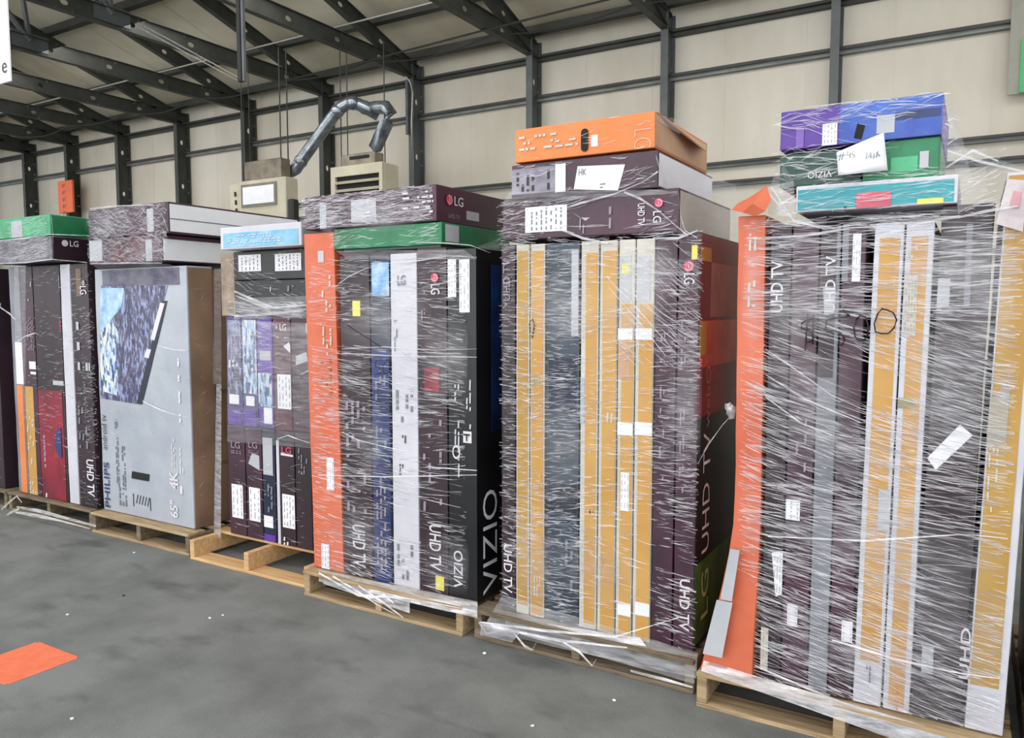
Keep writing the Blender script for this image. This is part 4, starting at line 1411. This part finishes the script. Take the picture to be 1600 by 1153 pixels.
c.disc(0, 0, 0.022, M_LETTER, side=(c.y0 + 0.09, 1.985))
c.stext('LG', c.y0 + 0.155, 1.985, 0.06, 0.04, 0, M_LETTER)
b = atY(78, 350, 2.95)
c = Carton('bright green lying carton on top of the leftmost full stack', (-6.2, b.x, 2.95, 3.6, 2.035, 2.175), M_GREEN2, G1, seed=4)
c.side('green_side', c.y0 + 0.012, c.y1 - 0.01, 2.04, 2.168, M_GREEN)
c.front('white_strip', (18, 345, 35, 372), M_GREYWHITE)
# far left neighbour
G0 = 'cartons cut by the left edge'
c = Carton('dark maroon carton edge cut by the left edge of the picture', (-6.75, -6.40, 3.06, 3.9, 0.145, 1.84), M_MAROON2, G0, seed=5)
c.front('white_label', (12, 705, 15, 724), M_LABEL)
c.fine((2, 440, 14, 480), M_GREYINK, 2, seed=4, fill=0.4)
c = Carton('maroon carton standing beyond the one at the left edge', (-7.2, -6.76, 3.07, 3.9, 0.145, 1.80), M_MAROON, G0, seed=6)


# ------------------------------------------------------------------ stretch film
def strands(bm, O, U, V, Nn, w_, h_, dens, slope=0.0, slope_var=0.12, lmin=0.03, lmax=0.28, tmin=0.0012, tmax=0.0045, seed=0, field=None, thresh=0.0, off=0.006):
    """stretched crease ridges of the wrap: many slender ribbons lying just off a face. O corner, U across, V up."""
    rnd = random.Random(seed)
    O, U, V, Nn = Vector(O), Vector(U), Vector(V), Vector(Nn)
    n_ = int(dens * w_ * h_ * 0.8)
    tmax = min(tmax, 0.0031) if tmax == 0.0045 else tmax
    for _ in range(n_):
        u, v = rnd.uniform(-0.05, w_), rnd.uniform(0, h_)
        d = noise.noise(Vector((u * 2.2 + seed * 9.7, v * 4.5, seed))) + 0.5 * noise.noise(Vector((u * 7 + seed, v * 16, 3.3)))
        if d < thresh - rnd.uniform(0, 0.35):
            continue
        sl = slope(u, v) if callable(slope) else slope
        sl += rnd.gauss(0, slope_var) + 0.25 * noise.noise(Vector((u * 1.6, v * 2.1, seed + 7)))
        L_ = rnd.uniform(lmin, lmax) * rnd.uniform(0.4, 1)
        T = rnd.uniform(tmin, tmax) * rnd.uniform(0.5, 1)
        k = max(3, int(L_ / 0.03))
        ph, am = rnd.uniform(0, 9), rnd.uniform(0, 0.004)
        prev = None
        o_ = off + rnd.uniform(0, 0.006)
        for i in range(k + 1):
            f_ = i / k
            uu = u + L_ * f_
            vv = v + sl * L_ * f_ + am * math.sin(ph + f_ * 5)
            if uu < 0 or uu > w_ or vv < 0 or vv > h_:
                prev = None
                continue
            th = T * math.sin(math.pi * (0.08 + 0.84 * f_))
            lift = o_ + 0.0015 * math.sin(ph + f_ * 7)
            tilt = 0.5 * math.sin(ph * 2 + f_ * 3)
            a_ = bm.verts.new(O + U * uu + V * (vv - th) + Nn * (lift - th * tilt))
            b_ = bm.verts.new(O + U * uu + V * (vv + th) + Nn * (lift + th * tilt))
            if prev:
                bm.faces.new((prev[0], a_, b_, prev[1]))
            prev = (a_, b_)


def sheet(bm, q, nu=10, nv=8, bulge=0.0, Nn=(0, -1, 0), wav=0.004, seed=0):
    """thin film surface spanned over corners q (bl, br, tr, tl)"""
    if isinstance(bm, list):
        bm.append(bmesh.new())
        bm = bm[-1]
    q = [Vector(p) for p in q]
    Nn = Vector(Nn)
    g = []
    for j in range(nv + 1):
        row = []
        for i in range(nu + 1):
            u, v = i / nu, j / nv
            p = (q[0] * (1 - u) + q[1] * u) * (1 - v) + (q[3] * (1 - u) + q[2] * u) * v
            p = p + Nn * (bulge * math.sin(math.pi * u) * math.sin(math.pi * v) + wav * noise.noise(Vector((u * 6 + seed, v * 9, 1))))
            row.append(bm.verts.new(p))
        g.append(row)
    for j in range(nv):
        for i in range(nu):
            bm.faces.new((g[j][i], g[j][i + 1], g[j + 1][i + 1], g[j + 1][i]))


def patch(bm, cx, cz, rx, rz, y, seed=0, ang=0.0):
    """irregular overlapping layer of film on a front face"""
    if isinstance(bm, list):
        bm.append(bmesh.new())
        bm = bm[-1]
    lay = bm.verts.layers.float.new('thin')
    n_ = 24
    rings = []
    for j in range(1, 7):
        f_ = j / 6 * 1.35
        ring = []
        for k in range(n_):
            t_ = 2 * math.pi * k / n_
            rr = f_ * (1 + 0.4 * noise.noise(Vector((math.cos(t_) * 1.4 + seed, math.sin(t_) * 1.4, seed))))
            dx_, dz_ = rx * rr * math.cos(t_), rz * rr * math.sin(t_)
            x_, z_ = cx + dx_ * math.cos(ang) - dz_ * math.sin(ang), cz + dx_ * math.sin(ang) + dz_ * math.cos(ang)
            x_ = max(XLIM[0], min(XLIM[1], x_))
            v = bm.verts.new((x_, y + 0.002 * math.sin(3 * t_), max(0.15, z_)))
            v[lay] = j / 6
            ring.append(v)
        rings.append(ring)
    c = bm.verts.new((cx, y, cz))
    for k in range(n_):
        bm.faces.new((c, rings[0][k], rings[0][(k + 1) % n_]))
    for r0, r1 in zip(rings, rings[1:]):
        for k in range(n_):
            bm.faces.new((r0[k], r1[k], r1[(k + 1) % n_], r0[(k + 1) % n_]))


XLIM = [-9, 9]


def wrap(label, crease_bm, sheet_bm=None, thick_bm=None):
    o = obj('stretch_wrap', crease_bm, M_STRAND, smooth=True)
    tag(o, label, 'plastic wrap', 'stretch film round the stacks')
    for b_ in sheet_bm or []:
        obj('film_sheet', b_, M_SHEET, o, smooth=True)
    for b_ in thick_bm or []:
        obj('film_fold', b_, M_THICK, o, smooth=True)
    return o


X_, Yv, Z_ = Vector((1, 0, 0)), Vector((0, 1, 0)), Vector((0, 0, 1))
FN, SN = Vector((0, -1, 0)), Vector((1, 0, 0))


def rope(bm, pxs, Y, r):
    tube_bm([atY(x, y, Y) for x, y in pxs], r, 6, bm)


def band(bm, pxs, Y, th, tilt=0.3):
    """flat twisted ribbon of bunched film through px points"""
    if isinstance(bm, list):
        bm.append(bmesh.new())
        bm = bm[-1]
    prev = None
    for i, (x, y) in enumerate(pxs):
        p = atY(x, y, Y)
        t_ = th * (0.6 + 0.4 * math.sin(i * 1.7))
        a_ = bm.verts.new(p + Vector((0, -tilt * t_, -t_)))
        b_ = bm.verts.new(p + Vector((0, tilt * t_, t_)))
        if prev:
            bm.faces.new((prev[0], a_, b_, prev[1]))
        prev = (a_, b_)


# --- stack 6
XLIM[:] = [-0.74, 0.13]
bm, sh, tk = bmesh.new(), [], []


def slope6(u, v):
    if v > 1.35:
        return -0.02
    if v > 0.75:
        return -0.32 * max(0.0, 1 - u * 0.7)
    return -0.16


strands(bm, (-0.735, Y6, 0.15), X_, Z_, FN, 0.865, 1.70, 4300, slope6, 0.09, 0.03, 0.24, seed=61, thresh=-0.15)
strands(bm, (-0.735, Y6, 0.15), X_, Z_, FN, 0.865, 1.70, 130, slope6, 0.04, 0.25, 0.9, 0.001, 0.0024, seed=62, thresh=-2, off=0.014)
strands(bm, (-0.62, 2.86, 1.86), X_, Z_, FN, 0.56, 0.11, 2600, 0.02, 0.15, 0.04, 0.2, seed=63, thresh=-0.2)
strands(bm, (-0.64, 2.89, 1.97), X_, Z_, FN, 0.55, 0.26, 3600, 0.12, 0.25, 0.03, 0.2, seed=64, thresh=-0.05)
for px, py, a_, b_, an in ((1265, 600, 0.13, 0.10, -0.5), (1300, 690, 0.18, 0.09, -0.4), (1480, 620, 0.11, 0.2, 0), (1400, 860, 0.30, 0.12, -0.1), (1490, 980, 0.18, 0.18, -0.1), (1400, 1060, 0.32, 0.09, -0.25), (1250, 480, 0.12, 0.12, 0), (1490, 420, 0.1, 0.12, 0), (1175, 450, 0.03, 0.2, 0), (1545, 470, 0.06, 0.2, 0)):
    p = atY(px, py, Y6 - 0.016)
    patch(sh, p.x, p.z, a_, b_, Y6 - 0.017 - (px % 7) * 0.001, px, an)
# film tents over the lying cartons
A = lambda x, y, Y: atY(x, y, Y)
sheet(sh, [A(1200, 335, 2.87), A(1243, 340, 2.85), A(1240, 282, 2.88), A(1200, 292, 2.9)], 6, 6, 0.01)
sheet(sh, [A(1205, 288, 2.95), A(1245, 292, 2.88), A(1222, 252, 2.88), A(1216, 250, 2.95)], 6, 6, 0.01)
sheet(sh, [A(1468, 275, 2.88), A(1520, 285, 2.95), A(1492, 165, 2.98), A(1474, 152, 2.88)], 8, 10, 0.02)
sheet(sh, [A(1497, 335, 2.86), A(1545, 300, 2.89), A(1540, 262, 2.95), A(1492, 262, 2.9)], 8, 6, 0.01)
sheet(sh, [A(1492, 250, 3.0), A(1600, 278, 2.98), A(1600, 262, 3.1), A(1490, 225, 3.1)], 8, 6, 0.01)
sheet(sh, [A(1219, 205, 2.88), A(1473, 158, 2.88), A(1480, 150, 2.93), A(1222, 194, 2.93)], 10, 3, 0.004)
strands(bm, A(1496, 335, 2.87), X_, Z_, FN, 0.13, 0.2, 3500, 0.3, 0.2, 0.03, 0.14, seed=66, thresh=-0.6)
strands(bm, A(1470, 260, 2.88), X_, Z_, FN, 0.06, 0.2, 2500, -0.6, 0.5, 0.03, 0.1, seed=67, thresh=-0.6)
for r_ in ([(1496, 340), (1540, 330), (1590, 322)], [(1480, 235), (1530, 252), (1600, 268)], [(1478, 262), (1520, 235), (1560, 252)], [(1200, 300), (1225, 330), (1248, 350)], [(1198, 345), (1222, 318), (1243, 305)], [(1205, 292), (1240, 345), (1290, 358), (1345, 350)], [(1196, 372), (1260, 368), (1330, 356), (1420, 352), (1500, 338)]):
    band(tk, r_, 2.855, 0.005)
for r_ in ([(1196, 545), (1240, 575), (1300, 618), (1350, 640)], [(1196, 585), (1260, 625), (1345, 660)], [(1196, 620), (1250, 660), (1300, 680)], [(1300, 1000), (1400, 1030), (1500, 1052), (1562, 1060)], [(1180, 1040), (1260, 1075), (1360, 1115), (1480, 1150)], [(1200, 838), (1350, 845), (1500, 835), (1568, 840)]):
    band(tk, r_, 2.868, 0.0035)
sheet(tk, [A(1095, 1048, 2.83), A(1500, 1192, 2.80), A(1500, 1150, 2.845), A(1100, 1032, 2.86)], 14, 3, 0.004)
q6 = wrap('clear stretch film round the right-hand stack, marked with a handwritten black price', bm, sh, tk)
mk = [[(1262, 490), (1260, 520), (1258, 548)], [(1271, 497), (1262, 499), (1253, 505), (1252, 512), (1260, 515), (1268, 519), (1271, 528), (1266, 534), (1258, 534)], [(1271, 492), (1270, 520), (1270, 538)],
      [(1317, 484), (1324, 491), (1328, 493), (1310, 496), (1291, 500), (1290, 515), (1292, 519), (1302, 516), (1313, 520), (1320, 530), (1316, 538), (1308, 541)],
      [(1338, 499), (1344, 493), (1352, 495), (1356, 506), (1356, 522), (1350, 532), (1342, 532), (1336, 526), (1334, 512), (1338, 499)],
      [(1379, 481), (1371, 491), (1366, 506), (1368, 519), (1377, 521), (1388, 521), (1397, 512), (1401, 500), (1396, 489), (1386, 484), (1378, 483)]]
pen(mk, 2.872, 0.0026, q6, M_MARKER, 'handwritten_price')

# --- stack 5
XLIM[:] = [-1.84, -0.90]
bm, sh, tk = bmesh.new(), [], []
x0_, x1_ = -1.838, -0.905
strands(bm, (x0_, Y5, 0.15), X_, Z_, FN, x1_ - x0_, 1.66, 2300, 0.0, 0.07, 0.02, 0.16, seed=51, thresh=0.02)
strands(bm, (x0_ + 0.02, Y5, 0.15), X_, Z_, FN, 0.42, 1.66, 2600, 0.0, 0.12, 0.02, 0.11, seed=52, thresh=-0.3)
strands(bm, (-1.28, Y5, 1.3), X_, Z_, FN, 0.38, 0.5, 1500, -0.75, 0.1, 0.05, 0.22, seed=53, thresh=-0.3, off=0.012)
strands(bm, (-1.085, Y5, 0.2), X_, Z_, FN, 0.175, 1.5, 2200, 0.0, 0.1, 0.02, 0.14, seed=54, thresh=0.0)
strands(bm, (-1.845, 2.965, 1.84), X_, Z_, FN, 0.84, 0.165, 3000, 0.04, 0.15, 0.03, 0.2, seed=55, thresh=0.05)
strands(bm, (-1.845, 2.965, 1.84), X_, Z_, FN, 0.2, 0.165, 3000, 0.04, 0.15, 0.03, 0.12, seed=155, thresh=-0.4)
strands(bm, (-1.78, 2.97, 2.015), X_, Z_, FN, 0.68, 0.14, 2300, 0.15, 0.3, 0.03, 0.14, seed=56, thresh=0.0)
strands(bm, (-1.78, 2.97, 2.17), X_, Z_, FN, 0.67, 0.14, 500, 0.1, 0.2, 0.03, 0.14, seed=57, thresh=0.0)
strands(bm, (-1.02, 2.98, 1.84), Yv, Z_, SN, 0.6, 0.16, 700, 0.1, 0.2, 0.05, 0.25, seed=58, thresh=0.0)
strands(bm, (x0_, Y5, 1.80), X_, Z_, FN, 0.93, 0.04, 3000, 0.0, 0.1, 0.03, 0.16, seed=59, thresh=-0.5)
for px, py, a_, b_, an in ((880, 480, 0.12, 0.12, 0), (990, 470, 0.12, 0.18, -0.5), (880, 700, 0.1, 0.2, 0), (930, 890, 0.14, 0.12, 0), (1070, 640, 0.06, 0.25, 0), (835, 880, 0.1, 0.16, 0), (1010, 420, 0.12, 0.08, 0)):
    p = atY(px, py, Y5 - 0.016)
    patch(sh, p.x, p.z, a_, b_, Y5 - 0.015 - (px % 5) * 0.001, px, an)
sheet(sh, [A(1062, 370, 2.96), A(1150, 372, 3.30), A(1150, 290, 3.36), A(1030, 243, 2.98)], 10, 8, 0.01)
sheet(sh, [A(1022, 184, 2.965), A(1062, 210, 3.15), A(1062, 188, 3.15), A(1024, 178, 2.98)], 6, 4, 0.01)
sheet(sh, [A(785, 318, 2.955), A(1062, 302, 2.955), A(1028, 296, 2.965), A(796, 300, 2.96)], 10, 3, 0.0)
for r_ in ([(870, 330), (905, 318), (960, 303), (1005, 284), (1028, 268)], [(975, 300), (1000, 310), (1030, 330), (1055, 352), (1075, 368)], [(1060, 300), (1063, 335), (1070, 360), (1090, 372)], [(1025, 243), (1030, 262), (1028, 300)], [(868, 355), (910, 372), (950, 380)], [(1020, 372), (1060, 372), (1090, 360)]):
    band(tk, r_, 2.945, 0.0055)
for r_ in ([(950, 435), (990, 475), (1050, 545), (1065, 562)], [(952, 450), (1000, 505), (1040, 556)], [(1090, 725), (1110, 690), (1128, 665), (1146, 645)]):
    band(tk, r_, 2.955, 0.0035)
for r_ in ([(750, 972), (850, 985), (960, 995), (1060, 965)], [(748, 972), (760, 990), (790, 985)], [(752, 975), (870, 1000), (980, 1012)], [(800, 985), (820, 1010), (832, 1015), (838, 1004)], [(880, 1003), (905, 1018), (925, 1040), (932, 1030)], [(985, 1048), (1040, 1062), (1082, 1074)]):
    band(tk, r_, 2.90, 0.006)
sheet(sh, [A(790, 985, 2.90), A(1085, 1068, 2.90), A(1085, 1045, 2.935), A(790, 960, 2.935)], 12, 4, 0.008)
sheet(sh, [A(752, 985, 2.905), A(1088, 1060, 2.905), A(1090, 1020, 2.95), A(785, 930, 2.95)], 16, 4, 0.006, wav=0.01, seed=5)
sheet(tk, [A(750, 992, 2.90), A(800, 1004, 2.90), A(815, 985, 2.90), A(752, 972, 2.90)], 6, 3, 0.01, wav=0.01)
sheet(tk, [A(850, 985, 2.93), A(1010, 1010, 2.93), A(1000, 996, 2.94), A(850, 974, 2.94)], 8, 3, 0.004, wav=0.006)
tk.append(bmesh.new())
bmesh.ops.create_uvsphere(tk[-1], u_segments=8, v_segments=6, radius=0.02, matrix=Matrix.Translation(A(1141, 640, 2.955)) @ Matrix.Diagonal((1.2, 0.7, 1.5, 1)))
for v in tk[-1].verts:
    v.co += Vector((noise.noise(v.co * 90), noise.noise(v.co * 70 + Vector((3, 0, 0))), noise.noise(v.co * 80 + Vector((0, 5, 0))))) * 0.02
wrap('clear stretch film round the yellow-striped stack topped by the orange carton', bm, sh, tk)

# --- stack 4
XLIM[:] = [-3.03, -1.995]
bm, sh, tk = bmesh.new(), [], []
x0_, x1_ = -3.03, -2.0
strands(bm, (x0_ + 0.02, Y4, 0.15), X_, Z_, FN, 1.0, 1.64, 1900, -0.02, 0.07, 0.02, 0.2, seed=41, thresh=0.0)
strands(bm, (x0_ + 0.02, Y4, 0.15), X_, Z_, FN, 0.55, 1.2, 1600, -0.08, 0.05, 0.03, 0.22, seed=42, thresh=0.0)
strands(bm, (x0_ + 0.02, Y4, 0.15), X_, Z_, FN, 1.0, 1.64, 60, -0.03, 0.03, 0.3, 0.9, 0.001, 0.0025, seed=43, thresh=-2, off=0.013)
strands(bm, (-3.04, 2.95, 1.945), X_, Z_, FN, 0.86, 0.165, 7500, 0.06, 0.1, 0.03, 0.2, seed=44, thresh=-0.35)
strands(bm, (-2.85, 2.96, 1.835), X_, Z_, FN, 0.7, 0.1, 2200, 0.15, 0.15, 0.04, 0.2, seed=45, thresh=0.05)
strands(bm, (-2.185, 2.96, 1.85), Yv, Z_, SN, 0.62, 0.26, 500, -0.05, 0.1, 0.05, 0.3, 0.001, 0.002, seed=46, thresh=0.0)
for px, py, a_, b_, an in ((600, 500, 0.22, 0.15, 0), (700, 560, 0.14, 0.16, 0), (560, 840, 0.2, 0.14, 0), (700, 880, 0.16, 0.12, 0), (520, 890, 0.09, 0.07, 0), (580, 700, 0.1, 0.16, 0), (600, 340, 0.22, 0.05, 0.05), (515, 345, 0.06, 0.07, 0)):
    p = atY(px, py, Y4 - 0.016)
    patch(sh, p.x, p.z, a_, b_, Y4 - 0.017 - (px % 5) * 0.001, px, an)
sheet(sh, [A(545, 405, 2.93), A(745, 405, 2.955), A(725, 390, 2.96), A(525, 392, 2.94)], 10, 3, 0)
sheet(sh, [atX(745, 408, -1.975), atX(780, 400, -1.98), atX(780, 372, -2.1), atX(740, 388, -2.05)], 6, 4, 0)
for r_ in ([(528, 444), (545, 432), (570, 420), (600, 412), (650, 408), (700, 400), (745, 402)], [(534, 545), (600, 542), (680, 547), (745, 545)], [(534, 552), (620, 556), (745, 558)], [(535, 675), (560, 688), (610, 700), (640, 705)], [(497, 742), (600, 745), (745, 742)], [(675, 730), (715, 733), (745, 735)], [(640, 378), (700, 380), (735, 383), (766, 395)]):
    band(tk, r_, 2.945, 0.0032)
for r_ in ([(520, 900), (560, 925), (590, 945), (618, 960)], [(560, 915), (600, 942), (630, 965)], [(498, 895), (560, 930), (640, 935), (745, 955)], [(575, 935), (600, 930), (615, 942)]):
    band(tk, r_, 2.885, 0.006)
sheet(tk, [A(505, 912, 2.90), A(640, 958, 2.885), A(640, 925, 2.93), A(505, 893, 2.95)], 10, 4, 0.006)
sheet(tk, [A(498, 908, 2.88), A(746, 966, 2.88), A(746, 940, 2.94), A(498, 890, 2.94)], 16, 4, 0.006, wav=0.01, seed=4)
q4_ = wrap('clear stretch film round the stack with the white carton edge in its middle', bm, sh, tk)
pen([[(543, 508), (560, 520), (580, 532), (594, 542)], [(596, 562), (588, 562), (586, 572), (594, 576), (594, 583), (586, 585)], [(605, 562), (598, 572), (600, 584), (608, 582), (610, 570), (605, 562)]], 2.943, 0.0022, q4_, M_MARKER, 'marker_scrawl')

# --- stack 3
XLIM[:] = [-3.9, -3.1]
bm, sh, tk = bmesh.new(), [], []
strands(bm, (-3.86, Y3, 0.16), X_, Z_, FN, 0.6, 1.33, 420, 0.0, 0.15, 0.03, 0.15, seed=31, thresh=0.0)
strands(bm, (-3.84, Y3, 1.1), X_, Z_, FN, 0.34, 0.38, 2200, -0.1, 0.25, 0.03, 0.14, seed=32, thresh=-0.1)
strands(bm, (-3.88, Y3, 1.48), X_, Z_, FN, 0.66, 0.1, 4200, -0.12, 0.12, 0.08, 0.3, 0.0015, 0.006, seed=33, thresh=-0.6)
strands(bm, (-3.88, Y3, 1.6), X_, Z_, FN, 0.66, 0.27, 700, -0.15, 0.2, 0.05, 0.2, seed=34, thresh=0.0)
sheet(sh, [A(366, 500, 3.12), A(487, 497, 3.12), A(487, 462, 3.11), A(366, 466, 3.12)], 10, 4, 0.01)
sheet(sh, [A(355, 690, 3.135), A(487, 700, 3.135), A(487, 505, 3.135), A(355, 500, 3.135)], 10, 6, 0.002)
for r_ in ([(366, 455), (395, 468), (430, 482), (487, 490)], [(368, 462), (420, 482), (487, 476)], [(366, 494), (430, 490), (487, 482)], [(470, 585), (480, 580), (494, 576)], [(433, 686), (450, 680), (465, 686), (484, 692)]):
    band(tk, r_, 3.12, 0.008 if r_[0][0] < 370 else 0.004)
sheet(tk, [A(334, 838, 3.16), A(345, 842, 3.14), A(346, 600, 3.14), A(338, 600, 3.2)], 4, 10, 0)
sheet(sh, [A(333, 600, 3.2), A(346, 600, 3.14), A(345, 420, 3.14), A(335, 420, 3.2)], 4, 10, 0)
wrap('clear stretch film round the short purple and maroon cartons, shiny crosswise fold', bm, sh, tk)

# --- stack 2
XLIM[:] = [-5.1, -4.0]
bm, sh, tk = bmesh.new(), [], []
strands(bm, (-5.09, 3.02, 1.83), X_, Z_, FN, 0.85, 0.36, 6500, -0.05, 0.35, 0.02, 0.12, seed=21, thresh=-0.3)
strands(bm, (-5.0, 3.02, 2.02), X_, Z_, FN, 0.7, 0.15, 1500, -0.4, 0.1, 0.05, 0.25, seed=22, thresh=-0.3)
strands(bm, (-5.05, Y2, 0.2), X_, Z_, FN, 0.9, 1.55, 45, -0.1, 0.2, 0.05, 0.2, 0.001, 0.002, seed=23, thresh=-1)
strands(bm, (-4.13, Y2, 0.2), Yv, Z_, SN, 0.4, 1.5, 130, 0.2, 0.6, 0.03, 0.12, 0.001, 0.002, seed=24, thresh=-1)
for px, py, a_, b_, an in ((170, 345, 0.2, 0.1, 0), (230, 390, 0.2, 0.08, 0)):
    p = atY(px, py, 3.005)
    patch(sh, p.x, p.z, a_, b_, 3.004, px, an)
sheet(sh, [A(158, 425, 3.07), A(290, 422, 3.07), A(262, 412, 3.02), A(142, 412, 3.02)], 8, 3, 0)
for r_ in ([(262, 320), (255, 340), (262, 360)], [(140, 412), (200, 411), (253, 411)], [(140, 326), (180, 322), (240, 320)], [(222, 626), (250, 640), (275, 648), (295, 652)], [(247, 540), (270, 546), (292, 548)]):
    band(tk, r_, 3.005 if r_[0][1] < 420 else 3.075, 0.005)
wrap('clear stretch film over the paired lying maroon cartons and silver carton', bm, sh, tk)

# --- stack 1
bm, sh, tk = bmesh.new(), [], []
strands(bm, (-6.15, Y1, 0.15), X_, Z_, FN, 1.03, 1.68, 500, 0.05, 0.15, 0.03, 0.15, seed=11, thresh=0.0)
strands(bm, (-5.30, Y1, 0.6), X_, Z_, FN, 0.17, 0.95, 2500, 0.1, 0.2, 0.03, 0.12, seed=12, thresh=-0.1)
strands(bm, (-6.2, 2.95, 1.87), X_, Z_, FN, 0.78, 0.16, 6000, 0.1, 0.12, 0.05, 0.25, seed=13, thresh=-0.3)
strands(bm, (-6.2, 2.95, 2.04), X_, Z_, FN, 0.78, 0.13, 2600, 0.1, 0.2, 0.05, 0.25, seed=14, thresh=-0.1)
strands(bm, (-5.48, 2.96, 2.04), Yv, Z_, SN, 0.5, 0.13, 1000, -0.1, 0.3, 0.05, 0.2, seed=15, thresh=-0.1)
strands(bm, (-6.75, 3.06, 0.2), X_, Z_, FN, 0.34, 1.6, 500, -0.4, 0.5, 0.03, 0.15, seed=16, thresh=0)
sheet(sh, [A(24, 600, 2.97), A(40, 600, 2.97), A(40, 415, 2.97), A(22, 415, 2.97)], 4, 10, 0)
for r_ in ([(0, 412), (40, 410), (80, 405), (136, 410)], [(80, 338), (83, 370), (82, 405)], [(0, 376), (40, 372), (80, 366), (138, 368)], [(0, 480), (15, 490), (24, 500)], [(24, 535), (40, 525), (56, 520)]):
    band(tk, r_, 2.935, 0.006)
for r_ in ([(2, 796), (14, 785), (26, 775), (34, 785)], [(0, 812), (18, 800), (30, 795)], [(24, 800), (60, 806), (100, 815), (140, 826)], [(26, 792), (60, 798), (150, 822)]):
    band(tk, r_, 2.94, 0.012)
wrap('clear stretch film round the leftmost full stack with the green carton on top', bm, sh, tk)

# ------------------------------------------------------------------ things on the floor
bm = bmesh.new()
q = [(-3.66, 1.545, 0.0), (-3.335, 1.56, 0.0), (-3.325, 1.86, 0.0), (-3.655, 1.855, 0.0)]
bm2 = bmesh.new()
quad_slab(bm2, q, (0, 0, 1), 0.0015)
bmesh.ops.bevel(bm2, geom=[e for e in bm2.edges if abs(e.verts[0].co.z - e.verts[1].co.z) > 0.001], offset=0.012, segments=3, affect='EDGES')
tag(obj('floor_marker', bm2, M_FLOORMARK), 'orange square marker stuck on the grey floor at the lower left', 'marker')
bits = [(105, 961, 'white litter scrap nearest the orange square marker'), (328, 966, 'white litter scrap on the open floor before the fresh pallet'), (210, 864, 'pale litter scrap near the silver carton stack'),
        (112, 1124, 'white litter scrap at the bottom of the picture, below the orange square'), (960, 1095, 'white litter scrap before the orange flared carton'), (757, 1021, 'pale litter scrap before the yellow-striped stack'),
        (193, 931, 'dark litter crumb on the open floor'), (348, 962, 'pale grey litter scrap beside the middle of the floor'), (832, 1135, 'tiny white litter scrap at the bottom centre')]
for i, (px, py, l) in enumerate(bits):
    p = atZ(px, py, 0)
    bm = bmesh.new()
    bmesh.ops.create_icosphere(bm, subdivisions=1, radius=0.009)
    rnd = random.Random(i)
    for v in bm.verts:
        v.co = Vector((p.x + v.co.x * rnd.uniform(0.6, 1.3), p.y + v.co.y * rnd.uniform(0.5, 1.2), max(0.0002, 0.003 + v.co.z * 0.5)))
    tag(obj('litter_scrap', bm, M_CABLE if 'dark' in l else M_LABEL), l, 'litter', 'litter scraps on the floor')
